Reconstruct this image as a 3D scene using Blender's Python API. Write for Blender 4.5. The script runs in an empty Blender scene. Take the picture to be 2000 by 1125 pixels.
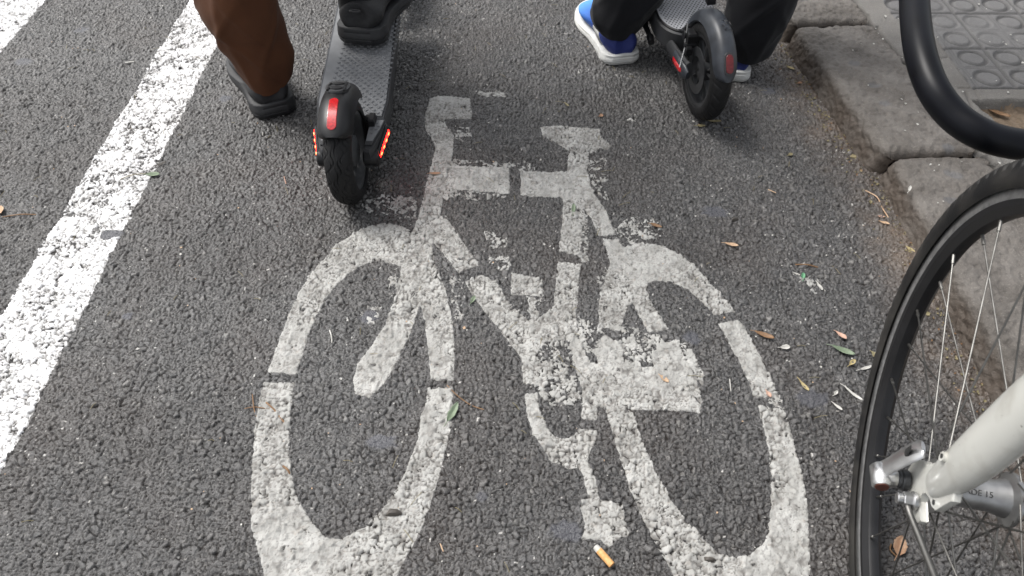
import bpy, bmesh, math, random
import numpy as np
from mathutils import Vector, Matrix
PI = math.pi
rad = math.radians
random.seed(7)
S = bpy.context.scene
COL = S.collection

# ------------------------------------------------------------------ camera, sky, sun, exposure
PITCH = rad(48.3)
cam_d = bpy.data.cameras.new('camera')
cam = bpy.data.objects.new('camera', cam_d); COL.objects.link(cam)
cam.location = (0, 0, 1.0)
cam.rotation_euler = (PI/2 - PITCH, 0, 0)
cam_d.sensor_width = 36; cam_d.lens = 26.0
cam_d.clip_start = .02; cam_d.clip_end = 500
cam_d.dof.use_dof = True; cam_d.dof.focus_distance = 1.25; cam_d.dof.aperture_fstop = 11
S.camera = cam
w = bpy.data.worlds.new('World'); S.world = w; w.use_nodes = True
nt = w.node_tree; nt.nodes.clear()
SUN_EL, SUN_AZ = rad(58), rad(-62)            # azimuth measured from +y towards +x
sky = nt.nodes.new('ShaderNodeTexSky'); sky.sky_type = 'NISHITA'; sky.sun_disc = False
sky.sun_elevation = SUN_EL; sky.sun_rotation = SUN_AZ; sky.dust_density = 4; sky.air_density = 1.2
hs = nt.nodes.new('ShaderNodeHueSaturation'); hs.inputs['Saturation'].default_value = .22
bg = nt.nodes.new('ShaderNodeBackground'); bg.inputs['Strength'].default_value = .15
ow = nt.nodes.new('ShaderNodeOutputWorld')
nt.links.new(sky.outputs[0], hs.inputs['Color']); nt.links.new(hs.outputs[0], bg.inputs[0]); nt.links.new(bg.outputs[0], ow.inputs[0])
sun_d = bpy.data.lights.new('sun', 'SUN'); sun_d.energy = 2.0; sun_d.angle = rad(24); sun_d.color = (1, .97, .93)
sun = bpy.data.objects.new('sun', sun_d); COL.objects.link(sun)
sdir = Vector((math.sin(SUN_AZ)*math.cos(SUN_EL), math.cos(SUN_AZ)*math.cos(SUN_EL), math.sin(SUN_EL)))
sun.location = sdir*20
sun.rotation_euler = sdir.to_track_quat('Z', 'Y').to_euler()
S.view_settings.view_transform = 'Standard'; S.view_settings.look = 'None'
S.view_settings.gamma = 1; S.view_settings.exposure = 0.62

# ------------------------------------------------------------------ small helpers
CP, SP, FPX = math.cos(PITCH), math.sin(PITCH), 1444.0
def on_ground(px, py, z=0.0):
    """world x, y of a spot measured in the survey photo, lying at height z"""
    u = (px-1000)/FPX; v = (562.5-py)/FPX
    k = (1-z)/(SP-CP*v)
    return (u*k, (CP+SP*v)*k)
def at_depth(px, py, d):
    u = (px-1000)/FPX; v = (562.5-py)/FPX
    return Vector((u*d, (CP+SP*v)*d, 1+(-SP+CP*v)*d))
def tag(o, label=None, cat=None, group=None, kind=None):
    if label: o['label'] = label
    if cat: o['category'] = cat
    if group: o['group'] = group
    if kind: o['kind'] = kind
    return o
def empty(name, loc=(0, 0, 0), rz=0.0):
    o = bpy.data.objects.new(name, None); COL.objects.link(o)
    o.location = loc; o.rotation_euler = (0, 0, rz); o.empty_display_size = .05
    return o
def link_mesh(name, me, mat, parent=None):
    o = bpy.data.objects.new(name, me); COL.objects.link(o)
    if mat: me.materials.append(mat)
    if parent: o.parent = parent
    return o
def np_mesh(name, V, F, smooth=True):
    me = bpy.data.meshes.new(name)
    V = np.ascontiguousarray(V, dtype=np.float32); F = np.ascontiguousarray(F, dtype=np.int32)
    me.vertices.add(len(V)); me.vertices.foreach_set('co', V.ravel())
    me.loops.add(F.size); me.loops.foreach_set('vertex_index', F.ravel())
    me.polygons.add(len(F)); me.polygons.foreach_set('loop_start', np.arange(0, F.size, F.shape[1], dtype=np.int32))
    try: me.polygons.foreach_set('loop_total', np.full(len(F), F.shape[1], dtype=np.int32))
    except Exception: pass
    me.update(calc_edges=True)
    if smooth: me.polygons.foreach_set('use_smooth', np.ones(len(F), dtype=bool))
    return me
def fattr(me, name, a):
    at = me.attributes.new(name, 'FLOAT', 'POINT'); at.data.foreach_set('value', np.ascontiguousarray(a, dtype=np.float32).ravel())

class MB:
    """collects shapes into one mesh"""
    def __init__(s): s.v = []; s.f = []
    def add(s, vs, fs):
        b = len(s.v); s.v += [Vector(v) for v in vs]; s.f += [tuple(i+b for i in f) for f in fs]; return s
    def prism(s, pts, z0, z1, axis='z', bev=0.0):
        """polygon pts (a, b) extruded along axis; bev insets the end caps"""
        n = len(pts); c = (sum(p[0] for p in pts)/n, sum(p[1] for p in pts)/n)
        def sh(p, k):
            dx, dy = p[0]-c[0], p[1]-c[1]; L = math.hypot(dx, dy) or 1
            return (p[0]-dx/L*k, p[1]-dy/L*k)
        def mk(p, h): return {'z': (p[0], p[1], h), 'x': (h, p[0], p[1]), 'y': (p[0], h, p[1])}[axis]
        if bev: rings = [(bev, z0), (0, z0+bev), (0, z1-bev), (bev, z1)]
        else: rings = [(0, z0), (0, z1)]
        vs = [mk(sh(p, k), h) for k, h in rings for p in pts]
        fs = [(r*n+i, r*n+(i+1) % n, (r+1)*n+(i+1) % n, (r+1)*n+i) for r in range(len(rings)-1) for i in range(n)]
        fs += [tuple(range(n))[::-1], tuple(range((len(rings)-1)*n, len(rings)*n))]
        return s.add(vs, fs)
    def box(s, c, d, bev=.001, rot=None):
        x, y, z = d[0]/2, d[1]/2, d[2]/2
        m = MB(); m.prism([(-x, -y), (x, -y), (x, y), (-x, y)], -z, z, 'z', min(bev, x*.9, y*.9, z*.9))
        R = rot.to_matrix() if rot else Matrix.Identity(3)
        return s.add([R @ v + Vector(c) for v in m.v], m.f)
    def tube(s, pts, r, n=16, cap=True, flat=None, up=None):
        """round tube along pts; r number or list; flat = (scale_a, scale_b) with 'up' as the a axis hint"""
        pts = [Vector(p) for p in pts]; N = len(pts)
        rs = r if isinstance(r, (list, tuple)) else [r]*N
        T = [(pts[min(i+1, N-1)]-pts[max(i-1, 0)]).normalized() for i in range(N)]
        a = Vector(up) if up else (Vector((0, 0, 1)) if abs(T[0].z) < .9 else Vector((0, 1, 0)))
        vs = []
        for i in range(N):
            a = (a - T[i]*a.dot(T[i])).normalized(); b = T[i].cross(a)
            for k in range(n):
                t = 2*PI*k/n; fa, fb = flat or (1, 1)
                vs.append(pts[i]+(a*math.cos(t)*fa+b*math.sin(t)*fb)*rs[i])
        fs = [(i*n+k, i*n+(k+1) % n, (i+1)*n+(k+1) % n, (i+1)*n+k) for i in range(N-1) for k in range(n)]
        if cap: fs += [tuple(range(n))[::-1], tuple(range((N-1)*n, N*n))]
        return s.add(vs, fs)
    def cyl(s, a, b, r, n=24, bev=.0008):
        a, b = Vector(a), Vector(b); d = (b-a); L = d.length; d.normalize(); bev = min(bev, L*.3, r*.5)
        return s.tube([a, a+d*bev*.01, a+d*bev, b-d*bev, b-d*bev*.01, b], [r-bev, r-bev, r, r, r-bev, r-bev], n)
    def lathe(s, prof, c=(0, 0, 0), n=96, closed=True, f=None):
        """profile of (x, radius) spun about the x axis through c; f(x, r, theta) may change the radius"""
        m = len(prof); vs = []
        for k in range(n):
            t = 2*PI*k/n
            for (x, r) in prof:
                rr = f(x, r, t) if f else r
                vs.append((c[0]+x, c[1]+rr*math.cos(t), c[2]+rr*math.sin(t)))
        mm = m if closed else m-1
        fs = [(k*m+i, k*m+(i+1) % m, ((k+1) % n)*m+(i+1) % m, ((k+1) % n)*m+i) for k in range(n) for i in range(mm)]
        return s.add(vs, fs)
    def loft(s, rings, cap=True):
        n = len(rings[0]); vs = [p for r in rings for p in r]
        fs = [(i*n+k, i*n+(k+1) % n, (i+1)*n+(k+1) % n, (i+1)*n+k) for i in range(len(rings)-1) for k in range(n)]
        if cap: fs += [tuple(range(n))[::-1], tuple(range((len(rings)-1)*n, len(rings)*n))]
        return s.add(vs, fs)
    def build(s, name, mat, parent=None, ang=35):
        me = bpy.data.meshes.new(name); me.from_pydata([tuple(v) for v in s.v], [], s.f)
        bm = bmesh.new(); bm.from_mesh(me); bmesh.ops.recalc_face_normals(bm, faces=bm.faces); bm.to_mesh(me); bm.free()
        me.shade_smooth(); me.set_sharp_from_angle(angle=rad(ang))
        return link_mesh(name, me, mat, parent)

def spline(P, n=6):
    """Catmull-Rom through P (tuples of any length)"""
    P = [np.array(p, float) for p in P]; out = []
    for i in range(len(P)-1):
        p0 = P[max(i-1, 0)]; p1 = P[i]; p2 = P[i+1]; p3 = P[min(i+2, len(P)-1)]
        for k in range(n):
            t = k/n
            out.append(.5*(2*p1+(p2-p0)*t+(2*p0-5*p1+4*p2-p3)*t*t+(3*p1-p0-3*p2+p3)*t**3))
    out.append(P[-1]); return out
def sstep(a, b, x):
    t = np.clip((x-a)/(b-a), 0, 1); return t*t*(3-2*t)

# numpy noise
rng = np.random.default_rng(11)
_L = rng.random((512, 512)).astype(np.float32)
def vnoise(x, y, s, o=0):
    X = x/s+37.3*o+1000; Y = y/s+91.7*o+1000
    xi = np.floor(X).astype(np.int32); yi = np.floor(Y).astype(np.int32); fx = (X-xi).astype(np.float32); fy = (Y-yi).astype(np.float32)
    fx = fx*fx*(3-2*fx); fy = fy*fy*(3-2*fy)
    g = lambda a, b: _L[a & 511, b & 511]
    return (g(xi, yi)*(1-fx)+g(xi+1, yi)*fx)*(1-fy)+(g(xi, yi+1)*(1-fx)+g(xi+1, yi+1)*fx)*fy
def fbm(x, y, s, o=0, k=3):
    r = 0; a = 1; t = 0
    for i in range(k): r = r+a*vnoise(x, y, s/2**i, o+i*3); t += a; a *= .55
    return r/t
_J = rng.random((5, 1024, 1024)).astype(np.float32)
def cells(x, y, s, o=0):
    """stones: returns F1, F2, random id, tilt term"""
    X = (x/s+200+o*17.3).astype(np.float32); Y = (y/s+200+o*9.1).astype(np.float32)
    xi = np.floor(X).astype(np.int32); yi = np.floor(Y).astype(np.int32)
    F1 = np.full(X.shape, 9, np.float32); F2 = F1.copy(); R = np.zeros(X.shape, np.float32); T = R.copy()
    for a in (-1, 0, 1):
        for b in (-1, 0, 1):
            i = (xi+a) & 1023; j = (yi+b) & 1023
            dx = xi+a+.12+.76*_J[0][i, j]-X; dy = yi+b+.12+.76*_J[1][i, j]-Y
            an = _J[3][i, j]*np.float32(6.283)
            cs = np.cos(an); sn = np.sin(an)
            e = .75+.5*_J[4][i, j]
            d = np.sqrt((dx*cs+dy*sn)**2*e+(dy*cs-dx*sn)**2/e)
            r = _J[2][i, j]; tl = -(dx*cs+dy*sn)
            n1 = d < F1
            F2 = np.where(n1, F1, np.minimum(F2, d)); T = np.where(n1, tl, T); R = np.where(n1, r, R); F1 = np.where(n1, d, F1)
    return F1, F2, R, T
def poly_sdf(x, y, P):
    """signed distance, positive inside"""
    P = np.array(P, np.float32); d = np.full(x.shape, 1e9, np.float32); ins = np.zeros(x.shape, bool)
    for i in range(len(P)):
        a = P[i]; b = P[(i+1) % len(P)]; e = b-a
        wx = x-a[0]; wy = y-a[1]; t = np.clip((wx*e[0]+wy*e[1])/max(float(e@e), 1e-12), 0, 1)
        d = np.minimum(d, (wx-e[0]*t)**2+(wy-e[1]*t)**2)
        c = ((a[1] <= y) & (b[1] > y)) | ((b[1] <= y) & (a[1] > y))
        if e[1] != 0: ins ^= c & (x < a[0]+(y-a[1])*e[0]/e[1])
    d = np.sqrt(d); return np.where(ins, d, -d)

# ------------------------------------------------------------------ materials
def attr_node(t, name):
    a = t.nodes.new('ShaderNodeAttribute'); a.attribute_name = name; return a.outputs['Fac']
def ramp(t, src, stops):
    r = t.nodes.new('ShaderNodeValToRGB'); cr = r.color_ramp
    while len(cr.elements) < len(stops): cr.elements.new(.5)
    for e, (p, c) in zip(cr.elements, stops): e.position = p; e.color = tuple(c)+(1,) if len(c) == 3 else c
    t.links.new(src, r.inputs[0]); return r.outputs[0]
def mixc(t, f, a, b, mode='MIX'):
    m = t.nodes.new('ShaderNodeMix'); m.data_type = 'RGBA'; m.blend_type = mode
    if isinstance(f, (int, float)): m.inputs[0].default_value = f
    else: t.links.new(f, m.inputs[0])
    for s, v in ((6, a), (7, b)):
        if isinstance(v, tuple): m.inputs[s].default_value = v+(1,) if len(v) == 3 else v
        else: t.links.new(v, m.inputs[s])
    return m.outputs[2]
def noise_node(t, scale, detail=4, w=0):
    tc = t.nodes.new('ShaderNodeTexCoord'); n = t.nodes.new('ShaderNodeTexNoise'); n.inputs['Scale'].default_value = scale; n.inputs['Detail'].default_value = detail
    mp = t.nodes.new('ShaderNodeMapping'); mp.inputs['Location'].default_value = (w, w*.7, 0)
    t.links.new(tc.outputs['Object'], mp.inputs[0]); t.links.new(mp.outputs[0], n.inputs['Vector']); return n.outputs['Fac']
def bump_node(t, b, h, dist, base=None):
    bp = t.nodes.new('ShaderNodeBump'); bp.inputs['Strength'].default_value = 1; bp.inputs['Distance'].default_value = dist
    t.links.new(h, bp.inputs['Height'])
    if base: t.links.new(base, bp.inputs['Normal'])
    t.links.new(bp.outputs[0], b.inputs['Normal']); return bp.outputs[0]

def mat(name, col, rough=.5, metal=0, spec=.5, var=0.0, vscale=30, bump=0.0, bscale=200, col2=None, coat=0, emis=None, es=0, rvar=0.0):
    m = bpy.data.materials.new(name); m.use_nodes = True; t = m.node_tree; b = t.nodes['Principled BSDF']
    b.inputs['Roughness'].default_value = rough; b.inputs['Metallic'].default_value = metal
    b.inputs['Specular IOR Level'].default_value = spec; b.inputs['Coat Weight'].default_value = coat
    col = tuple(col)+(1,)
    c2 = (tuple(col2)+(1,)) if col2 else tuple(min(1, c*(1+var)) for c in col[:3])+(1,)
    c1 = col if col2 else tuple(c*(1-var) for c in col[:3])+(1,)
    tc = t.nodes.new('ShaderNodeTexCoord')
    n = t.nodes.new('ShaderNodeTexNoise'); n.inputs['Scale'].default_value = vscale; n.inputs['Detail'].default_value = 6
    t.links.new(tc.outputs['Object'], n.inputs['Vector'])
    r = t.nodes.new('ShaderNodeValToRGB'); r.color_ramp.elements[0].position = .35; r.color_ramp.elements[1].position = .65
    r.color_ramp.elements[0].color = c1; r.color_ramp.elements[1].color = c2
    t.links.new(n.outputs['Fac'], r.inputs[0]); t.links.new(r.outputs[0], b.inputs['Base Color'])
    if rvar:
        mr = t.nodes.new('ShaderNodeMapRange'); mr.inputs[3].default_value = max(0, rough-rvar); mr.inputs[4].default_value = min(1, rough+rvar)
        t.links.new(n.outputs['Fac'], mr.inputs[0]); t.links.new(mr.outputs[0], b.inputs['Roughness'])
    if bump:
        n2 = t.nodes.new('ShaderNodeTexNoise'); n2.inputs['Scale'].default_value = bscale; n2.inputs['Detail'].default_value = 4
        t.links.new(tc.outputs['Object'], n2.inputs['Vector'])
        bp = t.nodes.new('ShaderNodeBump'); bp.inputs['Strength'].default_value = 1; bp.inputs['Distance'].default_value = bump
        t.links.new(n2.outputs['Fac'], bp.inputs['Height']); t.links.new(bp.outputs[0], b.inputs['Normal'])
    if emis:
        b.inputs['Emission Color'].default_value = tuple(emis)+(1,); b.inputs['Emission Strength'].default_value = es
    return m

def asphalt_mat():
    m = bpy.data.materials.new('asphalt'); m.use_nodes = True; t = m.node_tree; b = t.nodes['Principled BSDF']
    st = attr_node(t, 'stone')
    c = ramp(t, st, [(0, (.016, .016, .0165)), (.35, (.030, .030, .0305)), (.72, (.052, .0515, .051)), (.93, (.085, .083, .081)), (.98, (.13, .127, .12)), (1, (.22, .215, .205))])
    c = mixc(t, ramp(t, noise_node(t, 320, 5), [(.38, (0, 0, 0)), (.68, (1, 1, 1))]), c, (.095, .093, .092))
    c = mixc(t, ramp(t, noise_node(t, 900, 2, 5), [(.66, (0, 0, 0)), (.74, (.6, .6, .6))]), c, (.34, .33, .31))
    c = mixc(t, attr_node(t, 'crev'), c, (.013, .011, .010))
    c = mixc(t, ramp(t, noise_node(t, 5, 3, 3), [(.45, (0, 0, 0)), (.75, (.30, .30, .30))]), c, (.060, .045, .037))
    c = mixc(t, attr_node(t, 'dirt'), c, (.125, .095, .072))
    c = mixc(t, attr_node(t, 'gum'), c, (.055, .057, .068))
    c = mixc(t, attr_node(t, 'fleck'), c, (.62, .61, .58))
    c = mixc(t, ramp(t, noise_node(t, 2.3, 4, 14), [(.38, (.0, .0, .0)), (.62, (1, 1, 1))]), mixc(t, 1.0, c, (.78, .76, .75), 'MULTIPLY'), mixc(t, 1.0, c, (1.12, 1.12, 1.12), 'MULTIPLY'))
    t.links.new(c, b.inputs['Base Color'])
    r = t.nodes.new('ShaderNodeMapRange'); r.inputs[1].default_value = .35; r.inputs[2].default_value = .7; r.inputs[3].default_value = .26; r.inputs[4].default_value = .56
    t.links.new(noise_node(t, 160, 3, 9), r.inputs[0]); t.links.new(r.outputs[0], b.inputs['Roughness'])
    sp_ = t.nodes.new('ShaderNodeMapRange'); sp_.inputs[1].default_value = 0; sp_.inputs[2].default_value = .8; sp_.inputs[3].default_value = .75; sp_.inputs[4].default_value = 0
    t.links.new(attr_node(t, 'crev'), sp_.inputs[0]); t.links.new(sp_.outputs[0], b.inputs['Specular IOR Level'])
    bump_node(t, b, noise_node(t, 480, 5, 2), .0020)
    return m
def far_asphalt_mat():
    m = bpy.data.materials.new('far asphalt'); m.use_nodes = True; t = m.node_tree; b = t.nodes['Principled BSDF']
    tc = t.nodes.new('ShaderNodeTexCoord'); v = t.nodes.new('ShaderNodeTexVoronoi'); v.inputs['Scale'].default_value = 115
    t.links.new(tc.outputs['Object'], v.inputs['Vector'])
    sp = t.nodes.new('ShaderNodeSeparateColor'); t.links.new(v.outputs['Color'], sp.inputs[0])
    c = ramp(t, sp.outputs[0], [(0, (.035, .034, .034)), (.6, (.075, .072, .070)), (.95, (.12, .115, .11)), (1, (.35, .34, .32))])
    c = mixc(t, ramp(t, v.outputs['Distance'], [(.4, (0, 0, 0)), (.75, (1, 1, 1))]), c, (.026, .022, .02))
    t.links.new(c, b.inputs['Base Color']); b.inputs['Roughness'].default_value = .62
    iv = t.nodes.new('ShaderNodeMath'); iv.operation = 'MULTIPLY'; iv.inputs[1].default_value = -1; t.links.new(v.outputs['Distance'], iv.inputs[0])
    bump_node(t, b, iv.outputs[0], .004); return m
def paint_mat(name, c_hi, c_lo, dirt=.35):
    m = bpy.data.materials.new(name); m.use_nodes = True; t = m.node_tree; b = t.nodes['Principled BSDF']
    c = mixc(t, ramp(t, noise_node(t, 26, 6, 4), [(.36, (0, 0, 0)), (.66, (1, 1, 1))]), c_lo, c_hi)
    c = mixc(t, ramp(t, noise_node(t, 420, 4, 1), [(.55, (0, 0, 0)), (.80, (dirt,)*3)]), c, (.20, .19, .175))
    c = mixc(t, ramp(t, noise_node(t, 110, 4, 6), [(.60, (0, 0, 0)), (.76, (dirt*.9,)*3)]), c, (.27, .235, .20))
    c = mixc(t, attr_node(t, 'pit'), c, (.13, .122, .112))
    t.links.new(c, b.inputs['Base Color']); b.inputs['Roughness'].default_value = .62
    bump_node(t, b, noise_node(t, 420, 5, 2), .0010); return m
def stone_mat(name, stops, scale, grain=(.12, .11, .10), gr=.4, dc=(.066, .050, .038)):
    m = bpy.data.materials.new(name); m.use_nodes = True; t = m.node_tree; b = t.nodes['Principled BSDF']
    c = ramp(t, noise_node(t, scale, 6, 1), stops)
    c = mixc(t, ramp(t, noise_node(t, 330, 4, 3), [(.52, (0, 0, 0)), (.70, (gr,)*3)]), c, grain)
    c = mixc(t, ramp(t, noise_node(t, 520, 3, 8), [(.62, (0, 0, 0)), (.72, (.5,)*3)]), c, tuple(min(.5, g*3.2) for g in grain))
    c = mixc(t, attr_node(t, 'dirt'), c, dc)
    c = mixc(t, attr_node(t, 'gum'), c, (.102, .103, .108))
    t.links.new(c, b.inputs['Base Color']); b.inputs['Roughness'].default_value = .72
    bump_node(t, b, noise_node(t, 260, 6, 2), .0022); return m

M_ASPH = asphalt_mat(); M_FAR = far_asphalt_mat()
M_PAINT = paint_mat('worn stencil paint', (.40, .397, .38), (.27, .267, .252), .6)
M_LINE = paint_mat('white line paint', (.86, .86, .87), (.70, .70, .70), .4)
M_KERB = stone_mat('kerb granite', [(.3, (.074, .065, .056)), (.5, (.112, .101, .090)), (.7, (.158, .145, .131))], 14)
M_CEM = stone_mat('pavement cement', [(.3, (.11, .103, .094)), (.7, (.175, .167, .155))], 9, dc=(.030, .027, .025))
M_BLACK = mat('black plastic', (.008, .008, .009), .40, spec=.4, var=.2, bump=.00005, bscale=900, rvar=.08)
M_GREYP = mat('dark grey plastic', (.030, .031, .033), .45, var=.15, bump=.0001, bscale=700)
M_RUB = mat('tyre rubber', (.0075, .0075, .008), .62, spec=.32, var=.3, vscale=60, bump=.0002, bscale=500, rvar=.1)
M_RUBG = mat('grey rubber', (.15, .154, .16), .48, var=.10, vscale=40, bump=.0002, bscale=500)
M_DECK2 = mat('light grey rubber', (.26, .265, .28), .55, var=.08, bump=.0001, bscale=500)
M_GUN = mat('gunmetal', (.06, .062, .066), .38, metal=.6, var=.1)
M_FEND2 = mat('satin charcoal fender', (.026, .030, .037), .42, spec=.5, var=.25, vscale=45, rvar=.06)
M_RUBD = mat('dusty bicycle rubber', (.0075, .0075, .008), .66, spec=.3, col2=(.030, .028, .0255), vscale=22, bump=.0003, bscale=420, rvar=.1)
M_ALU2 = mat('dull aluminium', (.36, .36, .36), .42, metal=1, var=.15, vscale=60, rvar=.1)
M_ALU = mat('brushed aluminium', (.55, .55, .55), .35, metal=1, var=.1, vscale=90, rvar=.1)
M_STEEL = mat('spoke steel', (.15, .147, .14), .46, metal=1, var=.2, vscale=60)
M_TRACK = mat('worn brake track', (.26, .26, .26), .45, metal=.7, var=.2, vscale=120)
M_REDR = mat('red reflector', (.42, .008, .012), .22, spec=.6, var=.3, vscale=220, coat=.5)
M_REDD = mat('dull red reflector', (.12, .012, .014), .3, var=.3, vscale=200)
M_LED = mat('red lit lens', (.8, .02, .01), .3, emis=(1, .010, .008), es=7.5)
M_LEDC = mat('bright led', (1, .3, .1), .3, emis=(1, .07, .02), es=9)
M_WHITEP = mat('cream white frame paint', (.52, .52, .485), .30, spec=.5, var=.05, vscale=10, coat=.35)
_t = M_WHITEP.node_tree; _b = _t.nodes['Principled BSDF']; _src = _b.inputs['Base Color'].links[0].from_socket
_c = mixc(_t, ramp(_t, noise_node(_t, 240, 2, 3), [(.74, (0, 0, 0)), (.77, (.85, .85, .85))]), _src, (.07, .065, .055))
_c = mixc(_t, ramp(_t, noise_node(_t, 38, 5, 8), [(.50, (0, 0, 0)), (.74, (.45, .45, .45))]), _c, (.27, .25, .21))
_t.links.new(_c, _b.inputs['Base Color'])
M_RACK = mat('black coated tube', (.0028, .0032, .005), .38, spec=.18, var=.3, vscale=30, rvar=.06)
M_SKIN = mat('skin', (.45, .26, .18), .5, var=.06)
M_HAIR = mat('dark hair', (.02, .014, .01), .5, var=.3, vscale=120, bump=.001, bscale=150)
M_SHOEK = mat('black shoe fabric', (.010, .010, .011), .75, var=.3, vscale=150, bump=.0004, bscale=900)
M_SOLEK = mat('dark grey sole foam', (.014, .0145, .016), .6, var=.2, vscale=80, bump=.0002, bscale=600)
M_SOLEW = mat('white sole foam', (.55, .55, .53), .55, var=.10, vscale=50)
M_INK = mat('dark print', (.02, .02, .02), .5)
M_SOIL = mat('dry soil', (.13, .095, .062), .95, col2=(.21, .16, .115), vscale=40, bump=.004, bscale=120)
def cloth(name, c, sheen=.3):
    m = mat(name, c, .85, spec=.2, var=.12, vscale=14, bump=.0003, bscale=1400)
    m.node_tree.nodes['Principled BSDF'].inputs['Sheen Weight'].default_value = sheen; return m
M_BROWN = cloth('brown trouser cloth', (.078, .031, .014), .04)
M_NAVY = cloth('black trouser cloth', (.0060, .0063, .0082), .10)
M_JACK = cloth('dark jacket cloth', (.03, .035, .045)); M_JACK2 = cloth('grey jacket cloth', (.09, .09, .10))
M_SOCK = cloth('black sock', (.008, .008, .008), .1)

# ------------------------------------------------------------------ the asphalt bike lane: one real relief
def kerb_x(y):
    return np.interp(y, [-3, .5, 1.2, 1.205, 1.72, 3, 6], [.80, .762, .757, .745, .690, .60, .45])
xs = np.concatenate([np.arange(-1.60, .90, .00165)])
ystep = lambda y: .00150+.0006*max(0, y-.5)
ys = [.22]
while ys[-1] < 2.12: ys.append(ys[-1]+ystep(ys[-1]))
ys = np.array(ys)
NX, NY = len(xs), len(ys)
X, Y = np.meshgrid(xs.astype(np.float32), ys.astype(np.float32))
warpx = X+.0065*(vnoise(X, Y, .011, 5)-.5)+.0022*(vnoise(X, Y, .0042, 55)-.5); warpy = Y+.0065*(vnoise(X, Y, .011, 8)-.5)+.0022*(vnoise(X, Y, .0042, 58)-.5)
F1, F2, R1, T1 = cells(warpx, warpy, .0098, 0)
G1, G2, R2, T2 = cells(warpx, warpy, .0056, 3)
E1 = sstep(-.02, .22, F2-F1); E2 = sstep(-.02, .22, G2-G1)
pick = sstep(.42, .58, vnoise(X, Y, .013, 12))           # where small stones sit between the larger
HA = .0002+E1*(.0020+.0032*R1+.0036*T1)-.0010*F1*F1
HB = .0002+E2*(.0013+.0024*R2+.0026*T2)
H = HA*(1-pick)+HB*pick
stone = R1*(1-pick)+R2*pick
crev = np.clip(1-(E1*(1-pick)+E2*pick)*1.12, 0, 1)
H += .0011*(vnoise(X, Y, .0045, 20)-.5)+.0013*(vnoise(X, Y, .011, 22)-.5)+.0030*(fbm(X, Y, .25, 30)-.5)+.0022*(vnoise(X, Y, .035, 33)-.5)
def blur(A, k):
    for ax in (0, 1):
        P = np.pad(A, [(k+1, k) if a == ax else (0, 0) for a in (0, 1)], mode='edge').cumsum(axis=ax, dtype=np.float64)
        n = A.shape[ax]
        A = ((P[2*k+1:] - P[:n])/(2*k+1) if ax == 0 else (P[:, 2*k+1:]-P[:, :n])/(2*k+1)).astype(np.float32)
    return A
Hs = blur(blur(H, 2), 2)
Hm = blur(H, 12)
# flattened gum and tar spots
gum = np.zeros_like(H)
for (px, py, rx, ry) in [(1395, 415, .030, .018), (1590, 782, .030, .020), (745, 866, .026, .014), (1105, 1040, .028, .018), (1350, 663, .018, .016),
                         (218, 460, .024, .015), (940, 970, .009, .008), (48, 122, .020, .020), (160, 60, .02, .016), (440, 195, .020, .014), (722, 622, .02, .016), (250, 620, .012, .010), (1500, 180, .02, .014)]:
    gx, gy = on_ground(px, py)
    d = np.sqrt(((X-gx)/rx)**2+((Y-gy)/ry)**2)+.5*(vnoise(X, Y, .008, 3)-.5)
    gum = np.maximum(gum, 1-sstep(.7, 1.0, d))
H = H*(1-gum*.85)+(Hm+.0008)*gum*.85
kx = kerb_x(Y).astype(np.float32)
edge = kx-X
dirt = np.clip(np.clip(1-edge/.13, 0, 1)**1.3*(.35+.9*vnoise(X, Y, .018, 40)), 0, .85)*(.5+.5*sstep(.3, .7, vnoise(X, Y, .06, 41)))
H -= .004*sstep(.05, 0, edge)*0
H += dirt*.0012
fl = np.zeros_like(H)

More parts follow.
